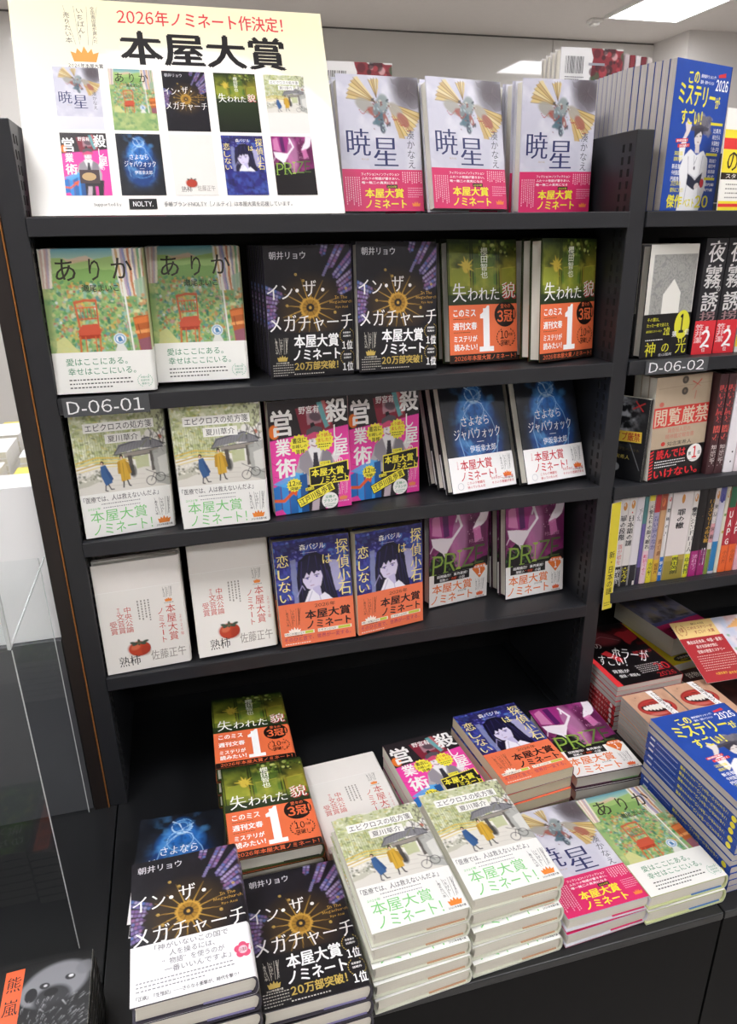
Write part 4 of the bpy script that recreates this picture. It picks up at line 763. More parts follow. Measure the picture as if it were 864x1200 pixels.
P1('upright', (.87, 0, TBL, .9, BD, .114), BLACK)
P1('slots', rows(0, .012, .03, -.93, .1, 0) + rows(.87, .012, .03, -.93, .1, 0), SLOT, 0)['kind'] = 'stuff'
P1('end_panel', (-.054, -.002, TBL, -.0315, BD, .112), mat('dark_wood_end_panel', '1d1512', .45, noise=.2, nscale=25))
P1('copper_edging', (-.0315, -.0035, TBL, -.03, BD, .112), mat('copper_strip', 'b5773c', .4, .4))
ZR = [0.0, -.2331, -.4575, -.672]
b2, P2 = bay(.9004, 1.77, ZR, 'black metal bookcase bay at the right, cut off by the frame', False)
P2('upright', (1.77, 0, TBL, 1.8, BD, .114), BLACK)
def shelf_label(x0, x1, z0, z1, t, lab):
    e = empty('shelf_label', lab, 'label', None, Matrix.Translation((x0, -.0065, z0)))
    box('plate', (0, 0, 0, x1 - x0, .002, z1 - z0), mat('smoky_label_plate', '4c4e50', .3), e)
    w, h = (x1 - x0) * 1000, (z1 - z0) * 1000; p = PR(w, h); p.text(t, w*.05, h*.16, w*.93, h*.86, 'f2f2f2', 'R', 0, 0, 2); p.build('lettering', e, .0003)
    return e
shelf_label(.006, .122, -.259, -.2325, 'D-06-01', 'smoky shelf label with white characters D-06-01 on the second shelf')
shelf_label(.931, 1.054, -.257, -.2325, 'D-06-02', 'smoky shelf label with white characters D-06-02 on the right bay')

# ------------------------------------------------------------ display tables
def table(x0, x1, lab):
    r = empty('display_table', lab, 'table'); r.location = (x0, 0, FLOOR)
    Z = lambda z: z - FLOOR
    box('table_top', (0, -.462, Z(TBL) - .014, x1 - x0 - .001, BD, Z(TBL)), TOPM, r, .0015)
    box('front_panel', (.001, -.4605, .06, x1 - x0 - .002, -.445, Z(TBL) - .0145), mat('black_front_laminate', '050506', .6, spec=.15), r, .0005)
    box('side_panel', (.001, -.445, .06, .02, .24, Z(TBL) - .015), DARK, r); box('side_panel', (x1 - x0 - .021, -.445, .06, x1 - x0 - .002, .24, Z(TBL) - .015), DARK, r)
    box('plinth', (.02, -.43, 0, x1 - x0 - .02, .24, .06), mat('plinth', '0a0a0a', .5), r)
    return r
table(-.016, .849, 'long black display table under the left bay covered with book stacks')
table(.85, 1.72, 'black display table at the right under magazine stacks')
table(-.9, -.017, 'black display table at the left holding the bear paperback')

# ------------------------------------------------------------ books
def prof(w, t, hard, off, x0=0):
    """outline of a cover seen from above, in mm, pushed outwards by off"""
    R_ = 5 if hard else 1.3; pts = [(x0, -off)]
    pts += [(w - R_, -off)]
    n = 16 if hard else 4
    for i in range(1, n):
        a = -math.pi/2 + math.pi*i/n; pts.append((w - R_ + (R_ + off)*math.cos(a), t/2 + (t/2 + off)*math.sin(a)))
    pts += [(w - R_, t + off)]
    return pts + [(x0, t + off)]
def ribbon(name, outer, inner, z0, z1, m, parent):
    n = len(outer); V = []
    for z in (z0, z1): V += [(x/1000, y/1000, z/1000) for x, y in outer] + [(x/1000, y/1000, z/1000) for x, y in inner]
    F = []
    for i in range(n - 1):
        F += [(i, i+1, 2*n+i+1, 2*n+i), (n+i+1, n+i, 3*n+i, 3*n+i+1), (i+1, i, n+i, n+i+1), (2*n+i, 2*n+i+1, 3*n+i+1, 3*n+i)]
    F += [(0, 2*n, 3*n, n), (n-1, 2*n-1, 4*n-1, 3*n-1)]
    return meshobj(name, V, F, m, parent)
ART = {}
def art(k):
    f = D[k]['a']
    if f not in ART: ART[f] = f()
    return ART[f]
def bend(w, t, H, hard, z0=0):
    R_ = 5 if hard else 1.3
    def fn(x, y, l):
        u = np.clip((x - (w - R_)) / R_, 0, .995); yo = (t/2) * (1 - np.sqrt(1 - u*u)) * (u > 0)
        return np.column_stack([x/1000 + l*u*1.2, yo/1000 - l, (H - y)/1000])
    return fn
PROTO = {}; USED = set()
def make_book(k):
    d = D[k]; w, h, t = d['w'], d['h'], d['t'] - (1.0 if d.get('obi') else .5); soft = d.get('soft', 0); hard = not soft
    r = bpy.data.objects.new('magazine' if soft == 2 and k != 'tee' else 'booklet' if k == 'tee' else 'book', None); r.empty_display_size = .01; link(r)
    jm = col(d['jk'], .35); th = 2.2 if hard else .3; kids = []
    cv = ribbon('cover', prof(w, t, hard, 0), [(x, y) for x, y in prof(w - th, t - 2*th, hard, 0)] and [(x, y + th) for x, y in prof(w - th*1.0, t - 2*th, hard, 0)], 0, h, jm, r)
    p = PR(w, h); p.art(art(k), 0, 0, w - (1.4 if hard else .3), h)
    d['T'](p)
    o = d.get('obi')
    if o and o[1] is None: o[2](p)
    f = bend(w, t, h, hard)
    cp = p.build('cover_print', cv, .00008, f); KIDS[cv.name] = [cp]
    if d.get('sp'):
        s = PR(t, h); s.rect(0, 0, t, h, d['jk']); s.vtext(d['sp'][0], t*.2, 24, t*.8, 128, d['sp'][1], 'H', 1); s.ell(t/2, 13, t*.42, t*.42, d['sp'][1]); s.rect(t*.42, 134, t*.52, 186, 'c8d4ec'); s.rect(t*.3, 190, t*.6, 202, 'dfe6f2')
        KIDS[cv.name].append(s.build('spine_print', cv, .0002, lambda x, y, l: np.column_stack([w/1000 + l, x/1000, (h - y)/1000])))
    kids.append(cv)
    if hard:
        x0, y0, x1, y1, z0, z1 = 3.2, 2.25, w - 6, t - 2.25, 3, h - 3
        q = [(x0, y0), (x0 + 1.4, y0 + (y1-y0)*.25), (x0 + 2, (y0+y1)/2), (x0 + 1.4, y0 + (y1-y0)*.75), (x0, y1), (x1, y1), (x1 + 2.6, y0 + (y1-y0)*.75), (x1 + 3.4, (y0+y1)/2), (x1 + 2.6, y0 + (y1-y0)*.25), (x1, y0)]
    else:
        x0, y0, x1, y1, z0, z1 = .35, .32, w - 1, t - .32, .4, h - .4; q = [(x0, y0), (x0, y1), (x1, y1), (x1, y0)]
    n = len(q); V = [(a/1000, b/1000, z0/1000) for a, b in q] + [(a/1000, b/1000, z1/1000) for a, b in q]
    F = [tuple(range(n)), tuple(range(2*n-1, n-1, -1))] + [(i, n+i, n+(i+1) % n, (i+1) % n) for i in range(n)]
    kids.append(meshobj('page_block', V, F, PAGEG if soft == 2 else PAGEW if d.get('pg') else PAGES, r))
    if d.get('fl') and hard: kids.append(box('jacket_flap', (w*.55/1000, (t-3.3)/1000, .0012, (w-8)/1000, (t-2.25)/1000, .0032), col(d['fl'], .5), r))
    if o and o[1]:
        y0 = o[0]; ob = ribbon('obi_band', prof(w + .15, t, hard, .15, -.15), prof(w + .05, t, hard, .05, -.05), -.15, h - y0, col(o[1], .35), r)
        p = PR(w, h); p.k = 3
        if len(o) > 3:
            c = Cv(w, h - y0, o[1]); persim(c, 54, 152 - y0, 1); p.art(c, 0, y0, w, h - y0); d['T'](p)
        o[2](p); KIDS[ob.name] = [p.build('band_print', ob, .0002, f)]
        kids.append(ob)
    KIDS[r.name] = kids; PROTO[k] = r; return r
def new_book(k, label, group=None, cat=None):
    if k not in PROTO: r = make_book(k)
    elif k not in USED: r = PROTO[k]
    else: r = copy_tree(PROTO[k])
    USED.add(k)
    return tag(r, label, cat or ('magazine' if k in ('mag', 'hor') else 'book'), group or (D[k]['s'] + ' copies'))
def stand(k, label, x, y, z, yaw, lean=0, roll=0, group=None):
    roll = max(roll, -1.2)
    r = new_book(k, label, group); a, l, ro = R(yaw), R(lean), R(roll)
    ux = Vector((math.cos(a), math.sin(a), 0)); n = Vector((-math.sin(a), math.cos(a), 0)); up = Vector((0, 0, 1)) * math.cos(l) + n * math.sin(l)
    u = ux * math.cos(ro) + up * math.sin(ro); v = up * math.cos(ro) - ux * math.sin(ro); w = v.cross(u)
    z0 = z + .001 + D[k]['t']/1000 * math.sin(l) + D[k]['w']/1000 * max(0, -math.sin(ro))
    r.matrix_world = Matrix(((u.x, w.x, v.x, x), (u.y, w.y, v.y, y), (u.z, w.z, v.z, z0), (0, 0, 0, 1)))
    return r
def lay(k, label, x, y, z, yaw, tilt=0, group=None, pitch=0, flip=0):
    """z is the height of the cover at the bottom left corner; the cover faces up"""
    r = new_book(k, label, group); a, tl, pt = R(yaw), R(tilt), R(pitch)
    u = Vector((math.cos(a)*math.cos(tl), math.sin(a)*math.cos(tl), -math.sin(tl))); v = Vector((-math.sin(a)*math.cos(pt), math.cos(a)*math.cos(pt), math.sin(pt))); v = (v - u * v.dot(u)).normalized()
    o = Vector((x, y, z)); W, H = D[k]['w']/1000, D[k]['h']/1000
    if flip: o = o + u * W + v * H; u = -u; v = -v
    w = v.cross(u)
    r.matrix_world = Matrix(((u.x, w.x, v.x, o.x), (u.y, w.y, v.y, o.y), (u.z, w.z, v.z, o.z), (0, 0, 0, 1)))
    return r
ORD = ['first', 'second', 'third', 'fourth', 'fifth', 'sixth', 'seventh', 'eighth', 'ninth', 'tenth', 'eleventh', 'twelfth', 'thirteenth', 'fourteenth']
# facing out on the shelves: kind, shelf, x, y, yaw, lean, roll, place, copies behind, sideways step of the copies
FACE = [
 ('aka',0,0.4380,0.0893,4.6,10.3,-0.2,'left-hand',2,-.001), ('aka',0,0.5777,0.0778,7.0,13.5,-0.9,'middle',3,.0), ('aka',0,0.7270,0.0928,2.3,1.6,0.4,'right-hand',4,-.0045),
 ('ari',1,0.0007,0.0055,-0.8,5.3,-0.5,'left-hand',4,.0), ('ari',1,0.1362,0.0358,-1.6,11.0,-0.5,'right-hand',3,.001),
 ('meg',1,0.3035,0.0379,0.5,1.2,0.1,'left-hand',4,-.002), ('meg',1,0.4385,0.0195,4.9,5.3,-1.3,'right-hand',4,.001),
 ('shi',1,0.5955,0.0374,9.5,8.6,-2.2,'left-hand',4,.0), ('shi',1,0.7405,0.0105,19.5,4.8,-1.8,'right-hand',3,-.001),
 ('epi',2,0.0062,0.0043,9.8,1.1,-0.8,'left-hand',3,.0), ('epi',2,0.1491,0.0039,-2.4,2.5,0.8,'right-hand',4,-.001),
 ('kor',2,0.2943,0.0193,3.8,1.2,0.8,'left-hand',0,.0), ('kor',2,0.4262,0.0438,9.0,2.5,-0.3,'right-hand',3,.002),
 ('say',2,0.5941,0.0039,11.0,21.1,-2.7,'left-hand',2,-.006), ('say',2,0.7363,0.0124,11.2,20.5,-3.0,'right-hand',2,-.003),
 ('kak',3,0.0038,0.0037,2.9,2.9,0.2,'left-hand',3,.0), ('kak',3,0.1498,0.0061,3.4,12.8,-0.2,'right-hand',2,.001),
 ('koi',3,0.2884,0.0034,-0.3,8.9,0.7,'left-hand',4,-.001), ('koi',3,0.4239,0.0031,10.8,4.9,-2.0,'right-hand',4,.001),
 ('pri',3,0.5770,0.0657,8.7,2.8,-0.6,'left-hand',3,.001), ('pri',3,0.7287,0.0545,4.1,6.5,-0.1,'right-hand',3,-.004),
]
SH = ['top shelf', 'second shelf', 'third shelf', 'fourth shelf']
for (k, s, x, y, yaw, lean, roll, place, nb, sx) in FACE:
    nm = '%s %s book' % (place, D[k]['s'])
    stand(k, '%s facing out on the %s of the left bay' % (nm, SH[s]), x, y, ZS[s], yaw, lean, roll)
    a = R(yaw); t = D[k]['t']/1000 * 1.02 / math.cos(R(lean))
    for i in range(1, nb + 1):
        hh = D[k]['h']/1000
        X = x + sx*i; Y = y + t*i/math.cos(a)
        if Y + max(0, math.sin(a))*.134 + hh*math.sin(R(lean)) + t > .247: break
        if X + math.cos(a)*D[k]['w']/1000 > .868: X = .868 - math.cos(a)*D[k]['w']/1000
        if X < .0015: X = .0015
        stand(k, '%s copy standing behind the %s on the %s' % (ORD[i-1], nm, SH[s]), X, Y, ZS[s] - (0 if k != 'aka' else 0), yaw, lean, roll)
# stacks lying on the table: kind, x, y, yaw, number, tilt, place, forward step of the lower books
STACK = [
 ('shi',.1564,-.0875,-.9,4,3,'back left',.0), ('shi',.1649,-.281,.4,4,3,'second-row left',0), ('say',.0178,-.292,-3.8,2,0,'half-hidden left',0),
 ('meb',.0470,-.5065,1.8,1,3,'front left corner',0), ('meg',.1807,-.4891,1.2,3,3,'front left',0),
 ('kak',.3061,-.2699,3.2,3,0,'second-row',0), ('kor',.463,-.2499,5.1,3,1,'second-row middle',0),
 ('epi',.3215,-.4577,3.0,5,3,'front middle',-.003), ('epi',.4583,-.4461,2.8,5,3,'right-hand front',-.0025),
 ('koi',.6061,-.2319,5.8,4,2.5,'second-row right',0), ('aka',.5983,-.4499,2.1,2,2,'front right',0), ('ari',.7268,-.4499,2.2,2,2,'front right corner',0),
]
for (k, x, y, yaw, n, tilt, place, fs) in STACK:
    d = D[k]; t = d['t']/1000; w = d['w']/1000
    base = TBL
    if k == 'meb':                                # five black-band copies carry the white-band copy
        for i in range(1, 6): 
            tl = tilt*.6*(i-1)/5; lay('meg', '%s stained-glass book from the bottom of the front left corner stack' % ORD[i-1], x + random.uniform(-.002, .002), y + random.uniform(-.002, .003), TBL + .0005 + i*t + w*math.sin(R(tl)), yaw + random.uniform(-1, 1), tl)
        lay('meb', 'stained-glass book with a white band and pink blossom, topmost at the front left', x, y, TBL + .0005 + 6*t + w*math.sin(R(tilt*.6)), yaw, tilt*.6); continue
    for i in range(1, n + 1):
        tl = tilt*.6*(i-1)/max(1, n-1); j = n - i; z = base + .0005 + i*t + w*math.sin(R(tl))
        q = 0 if j == 0 else 1
        lab = ('topmost' if j == 0 else ORD[j] + ' from the top') + ' %s book in the %s table stack' % (D[k]['s'], place)
        if fs and j >= 2: fwd = fs*j
        else: fwd = 0
        lay(k, lab, x + q*random.uniform(-.0015, .0015), y + fwd + q*random.uniform(-.0012, .0012), z, yaw + q*random.uniform(-.8, .8), tl)
lay('pri', 'lower magenta book under another beside the orange-band stack', .7475, -.2125, TBL + .0005 + .0281, -1.6, 0)
lay('pri', 'upper magenta book lying beside the orange-band stack', .747, -.2125, TBL + .0008 + .0562, -1.6, 0)
# magazines: standing at the back of the right deck, and a tall pile on the table
for i in range(14):
    a = R(20.1)
    stand('mag', 'blue ranking magazine facing out on the top deck of the right bay' if i == 0 else '%s blue magazine behind the front copy on the right deck' % ORD[i],
          max(.9075, .9338 - math.sin(a)*.0128*i), .0133 + (math.cos(a)*.0128*i if i < 7 else math.cos(a)*.0128*6 + .0136*(i - 6)), ZR[0], 20.1, 0, .3)
for i in range(1, 14):
    fl = 0 if i in (13, 12, 6, 5) else 1
    lay('mag', ('topmost' if i == 13 else ORD[13-i] + ' from the top') + ' blue magazine in the tall table pile', .872 + (.001 if fl else 0) + random.uniform(-.001, .001), -.4341 + random.uniform(-.0015, .0015), TBL + .0005 + i*.0124, 1.6, 0, None, 0, fl)
for i in range(1, 10):
    fl = 0 if i > 5 else 1
    lay('hor', ('topmost' if i == 9 else ORD[9-i] + ' from the top') + ' horror magazine in the pile by the upright', .9178 + random.uniform(-.001, .001), -.062 + random.uniform(-.001, .001), TBL + .0005 + i*.0116, 1.3, 0, None, 0, fl)
for c in (0, 1):
    for i in range(1, 13):
        lay('tee', ('topmost' if i == 12 else ORD[12-i] + ' from the top') + ' smile booklet in the %s booklet pile' % ('left' if c == 0 else 'right'), .928 + c*.0965 + random.uniform(-.001, .001), -.2165 + random.uniform(-.001, .001) + c*.004, TBL + .0005 + i*.00705, 1, 0)
for i in (1, 2): lay('yel', ('upper' if i == 2 else 'lower') + ' yellow book with a black oval label under the thick book', 1.125, .05, TBL + .0005 + .0201*i, 7, 0)
lay('dra', 'very thick dark-painted book with a pink foot lying on the yellow book', 1.152, .082, TBL + .0010 + .0855, 7, 0, 'single books')
for i in (1, 2): lay('brn', ('topmost' if i == 2 else 'lower') + ' dark brown paperback behind the right-hand smile booklets', 1.128, -.115, TBL + .0005 + i*.0181, 3, 0)
for i in (1, 2, 3, 4): lay('kak', ('topmost' if i == 4 else ORD[4-i] + ' from the top') + ' white persimmon book in the pile at the right frame edge', 1.165, -.345, TBL + .0005 + i*.0242, 2, 0)
# bear paperback and its neighbour
for i in range(1, 8): lay('bea', ('topmost' if i == 7 else ORD[7-i] + ' from the top') + ' bear paperback in the pile at the lower left', -.1135, -.5095, TBL + .0005 + i*.0141, 1 + .5*(i == 7), 0)
for i in range(1, 8): lay('grn', ('topmost' if i == 7 else ORD[7-i] + ' from the top') + ' green paperback in the pile left of the bear pile', -.2235, -.520, TBL + .0005 + i*.0141, 1, 0)

# books of the right bay facing out
def bands(k, lab, x, y, z, yaw, nb=3, lean=1, roll=0):
    a = R(yaw); t = D[k]['t']/1000*1.03
    for i in range(nb + 1): stand(k, lab if i == 0 else '%s copy behind the %s' % (ORD[i-1], lab), x - math.sin(a)*t*i, y + math.cos(a)*t*i, z, yaw, lean, roll)
bands('kam', 'pale-house book with a black band on the right bay', .9265, .008, ZR[1], 8.5, 3, 1)
bands('etu', 'kraft book with a red title bar facing out', .971, .003, ZR[2], 8.5, 2, 2.5)
stand('liv', 'small black smoke book turned aslant beside the right-hand upright', .902, .0935, ZR[2], -57, .5)

def spine_book(name, lab, x0, x1, z, h, d, zones, marks, y=.012, lean=0, cat='book', pm=None, group='spine-out books'):
    """zones: (y0,y1,colour) in share of the height; marks: (text, x0,y0,x1,y1,colour,weight) with x share, y share"""
    t = (x1 - x0)*1000; H = h*1000; r = empty(name, lab, cat, group)
    r.matrix_world = Matrix.Translation((x0 + .0003, y, z + .0004)) @ Matrix.Rotation(R(lean), 4, 'Y')
    t -= .6; n = 6; b = min(1.5, t*.2) if t < 30 else .5
    out = [(0, d*1000), (0, b)] + [(t/2 - t/2*math.cos(math.pi*i/n), b - b*math.sin(math.pi*i/n)) for i in range(1, n)] + [(t, b), (t, d*1000)]
    inn = [(1.2, d*1000), (1.2, b + 1.2)] + [(t/2 - (t/2-1.2)*math.cos(math.pi*i/n), b + 1.2 - b*math.sin(math.pi*i/n)) for i in range(1, n)] + [(t - 1.2, b + 1.2), (t - 1.2, d*1000)]
    cv = ribbon('cover', out, inn, 0, H, col(zones[0][2], .4), r)
    V, F = boxdata([(.0013, (b + 1.5)/1000, .002, (t - 1.3)/1000, d - .002, h - .002)]); meshobj('page_block', V, F, pm or PAGEG, r)
    p = PR(t, H)
    for (a, c, k) in zones:
        m = 8; xs = [t*i/m for i in range(m + 1)]; vv = [(x, H*a) for x in xs] + [(x, H*c) for x in xs]; p.add(vv, [(i, i+1, m+2+i, m+1+i) for i in range(m)], k)
    for mk in marks:
        T, a, c, e, f, k = mk[:6]; wt = mk[6] if len(mk) > 6 else 'B'
        if T == '*': p.ell(t*(a+e)/2, H*(c+f)/2, t*(e-a)/2, H*(f-c)/2, k)
        elif T == '#': p.rect(t*a, H*c, t*e, H*f, k)
        elif len(T) == 1 or T.startswith('='): p.text(T.strip('='), t*a, H*c, t*e, H*f, k, wt, 0, 0, 2)
        else: p.vtext(T, t*max(.04, a - .12), H*c, t*min(.96, e + .12), H*f, k, 'H' if wt == 'B' else wt, 1)
    p.build('spine_print', cv, .0001, lambda x, y_, l: np.column_stack([x/1000, (b - b*np.sqrt(np.clip(1 - ((x - t/2)/(t/2))**2, 0, 1)))/1000 - l, (H - y_)/1000]))
    return r
w = 'f2f0ec'
# shelf under the right deck
for i in (0, 1):
    spine_book('book', ('left-hand' if i == 0 else 'right-hand') + ' thick black spine with large white characters and a red band', 1.031 + i*.044 + .006, 1.031 + i*.044 + .049, ZR[1], .191, .13,
      [(0, 1, '232226'), (.7, 1, 'd8303a')], [('夜', .14, .02, .92, .2, 'e4e2e0', 'B'), ('霧', .12, .22, .9, .42, 'd0cecc', 'B'), ('の', .76, .4, .94, .45, 'c4c2c0', 'B'), ('誘', .12, .45, .9, .62, 'd4d2d0', 'B'), ('拐', .14, .62, .86, .7, '9a7a7c', 'B'),
       ('笠井潔', .06, .73, .3, .9, 'f0c8c8'), ('第', .5, .75, .66, .79, w), ('2', .36, .78, .8, .94, 'ffffff', 'H'), ('位', .46, .94, .64, .98, w), ('#', 0, .1, .3, .105, '55545a')], .02, 0, 'book', None, 'black spines with red bands')
spine_book('book', 'spine with yellow, blue and red patches at the right frame edge', 1.126, 1.16, ZR[1], .19, .13, [(0, 1, 'd8d4cc'), (.62, .74, 'e0b83a'), (.74, .84, '2c5aa8'), (.84, .95, 'e8c840')], [('ミステリ', .2, .05, .8, .55, '3a3a40')], .02)
for i in range(4): spine_book('book', '%s plain spine beyond the right frame edge under the deck' % ORD[i], 1.165 + i*.03, 1.193 + i*.03, ZR[1], .188, .13, [(0, 1, ['7a3040', 'd8d4cc', '3a5a7a', 'e0dcd0'][i])], [('文庫', .25, .1, .75, .3, '2a2a2a')], .02)
# shelf with the kraft book
for i in (0, 1):
    spine_book('book', ('left' if i == 0 else 'right') + ' maroon spine with red lettering beside the kraft book', 1.102 + i*.0185, 1.1195 + i*.0185, ZR[2], .188, .13, [(0, 1, '4a2c30')], [('呪いの屍と', .15, .1, .85, .48, 'c84a48'), ('闇の', .15, .5, .9, .66, 'd85a50'), ('知念実希人', .3, .7, .75, .92, 'd0c4c0')], .012, 0, 'book', None, 'maroon spines')
spine_book('book', 'white spine with small black dots right of the maroon spines', 1.140, 1.162, ZR[2], .19, .13, [(0, 1, 'ece8ec')], [('*', .55, .78, .7, .8, '3a3a3e'), ('*', .5, .88, .65, .9, '3a3a3e')], .012)
spine_book('book', 'white spine with a magenta patch at the right frame edge', 1.163, 1.19, ZR[2], .19, .13, [(0, 1, 'ecdfe4'), (.42, .62, 'c8387a')], [('#', .6, .3, 1, .44, 'b8b0b4'), ('物語の', .3, .65, .7, .9, 'c87890')], .012)
for i in range(3): spine_book('book', '%s spine beyond the right frame edge beside the kraft book' % ORD[i], 1.195 + i*.028, 1.221 + i*.028, ZR[2], .186, .13, [(0, 1, ['d8d4cc', '3a4a5a', 'c8a040'][i])], [('小説', .25, .1, .75, .3, '2a2a2a')], .012)
# shelf of spines
K = '26242a'; CR = 'c88a44'
ROW = [
 (.9145, .931, 'white narrow spine with a crimson foot', [(0, 1, 'd8d2d8'), (.76, 1, 'c8304a')], [('獣の王', .3, .14, .7, .44, '6a6a70'), ('倉数茂', .2, .8, .8, .96, w)]),
 (.931, .9475, 'white spine with gold bird, red subtitle and black foot', [(0, 1, 'dcd8d4'), (.76, 1, K)], [('*', .3, .04, .8, .13, CR), ('罪の段階', .2, .18, .8, .46, K), ('誰が嘘を', .3, .5, .7, .74, 'c85a50', 'R'), ('鈴木悦夫', .3, .79, .8, .97, 'd8d8d4')]),
 (.9475, .964, 'white spine with gold bird and a black and yellow foot', [(0, 1, 'dcd8d4'), (.76, 1, K)], [('*', .3, .04, .8, .13, CR), ('*', .45, .16, .6, .18, 'c83030'), ('日本語の謎', .2, .2, .8, .54, K), ('大どんでん', .2, .78, .8, .95, 'e0d830')]),
 (.964, .981, 'white spine with two grey characters and black foot', [(0, 1, 'dad6da'), (.76, 1, K)], [('予幻', .3, .12, .8, .27, '55555c', 'R'), ('#', .0, .95, .9, 1, 'e8e4e0')]),
 (.981, .9905, 'narrow violet and teal spine', [(0, .3, '4a7a7a'), (.3, .8, '6a5a9a'), (.8, 1, '3a2a4a')], []),
 (.9905, 1.004, 'yellow-topped white spine with pink foot', [(0, 1, 'd8d4cc'), (0, .06, 'e0d040'), (.62, 1, 'e0c0cc')], [('天使たちの庭で眠れ', .25, .1, .8, .6, K), ('町田そのこ', .3, .66, .7, .9, 'c83a70')]),
 (1.004, 1.017, 'red-topped lavender spine with yellow foot', [(0, 1, 'a8a0b8'), (0, .2, 'b83038'), (.72, 1, 'd8cc30')], [('青い壺のなか', .2, .24, .8, .62, '5a5a8a'), ('市川憂人', .3, .76, .7, .94, K)]),
 (1.017, 1.031, 'tan pictorial spine with ochre foot', [(0, 1, 'c49a70'), (0, .18, 'a85038'), (.74, 1, 'd0a838')], [('*', .1, .05, .6, .14, 'd87a50'), ('逃亡劇', .4, .5, .8, .7, '8a5a3a'), ('結城真一', .3, .78, .7, .95, '7a4a20')]),
 (1.031, 1.04, 'white spine with red dot and blue foot', [(0, 1, 'dedad8'), (.72, 1, '2468b8')], [('*', .2, .05, .8, .1, 'c03030'), ('翠雨の人', .2, .16, .8, .5, K), ('伊与原', .2, .76, .8, .94, w)]),
 (1.041, 1.086, 'very broad white spine with gold and yellow foot', [(0, 1, 'e2dad8'), (.72, 1, '9a8a3a'), (.72, .78, 'b09a50')], [('*', .44, .04, .6, .14, CR), ('罪の轍', .42, .2, .6, .42, K), ('#', .38, .72, .66, .9, 'd8d830'), ('奥田英朗', .46, .74, .62, .94, '4a4a20')]),
 (1.087, 1.1, 'white spine with black subtitle and yellow foot', [(0, 1, 'e0dcd6'), (.72, 1, 'd8d430')], [('*', .2, .03, .8, .12, CR), ('慟哭シンドローム', .15, .18, .85, .7, K), ('中西智', .2, .76, .8, .96, '2a4a2a')]),
 (1.1, 1.119, 'black spine with brown figure work and magenta foot', [(0, 1, '1c1718'), (.7, 1, 'a82a78')], [('熟れ果て', .3, .74, .8, .94, 'e8c0d8', 'S'), ('#', .2, .3, .8, .305, '8a6a40')]),
 (1.119, 1.137, 'black spine with gold lettering and magenta foot', [(0, 1, '1e1819'), (.7, 1, 'a02870')], [('ローズマリーの赤い靴', .4, .12, .85, .62, 'c89a3a'), ('#', .3, .68, .75, .88, 'd8d4dc'), ('恩田陸', .38, .7, .68, .86, '6a3060')]),
 (1.137, 1.147, 'white and red lettered spine with green foot', [(0, 1, 'd8d0cc'), (.4, .62, 'd89aa0'), (.7, 1, '7a8a3a')], [('*', .2, .03, .8, .12, CR), ('東京三世相', .15, .16, .85, .6, K)]),
 (1.147, 1.161, 'pale violet pictorial spine with blue foot', [(0, 1, 'c8c4d4'), (0, .16, '5a5a9a'), (.62, .97, '2a7ab0')], [('*', .1, .08, .7, .18, '3a3a8a')]),
 (1.161, 1.17, 'cream spine with coloured flecks', [(0, 1, 'd8d4c0')], [('#', .2, .3, .8, .33, '7a9a5a'), ('#', .3, .5, .9, .53, 'b8a040'), ('*', .1, .03, .9, .12, CR)]),
 (1.17, 1.188, 'left green-topped red spine with white capitals', [(0, 1, 'b83040'), (0, .24, '2f6a4a'), (.68, 1, 'ec6a34')], [('U', .3, .28, .75, .36, w, 'H'), ('A', .3, .38, .75, .46, w, 'H'), ('P', .3, .48, .75, .56, w, 'H'), ('G', .3, .6, .75, .67, w, 'H'), ('小川哲', .4, .74, .7, .9, 'b84a20')]),
 (1.188, 1.206, 'right green-topped red spine with white capitals', [(0, 1, 'b02c3c'), (0, .2, '2f6a4a'), (.68, 1, 'ec6a34')], [('U', .3, .28, .75, .36, w, 'H'), ('A', .3, .38, .75, .46, w, 'H'), ('P', .3, .48, .75, .56, w, 'H'), ('小川哲', .4, .74, .7, .9, 'b84a20')]),
 (1.206, 1.222, 'crimson spine with pink foot at the frame edge', [(0, 1, 'b83048'), (.7, 1, 'e8b0bc')], [('P', .3, .46, .75, .56, w, 'H')]),
]
for (x0, x1, lab, z, m) in ROW: spine_book('book', lab + ' in the row of spines', x0, x1, ZR[3], .186 - random.uniform(0, .004), .128, z, m, .014, 0, 'book', None, 'row of spines')
for i in range(5): spine_book('book', '%s spine beyond the frame in the lower right row' % ORD[i], 1.223 + i*.02, 1.242 + i*.02, ZR[3], .186, .128, [(0, 1, ['d8d4cc', '3a4a5a', 'c8a040', 'e0dcd8', '7a3040'][i])], [('小説', .25, .1, .75, .3, '2a2a2a')], .014)

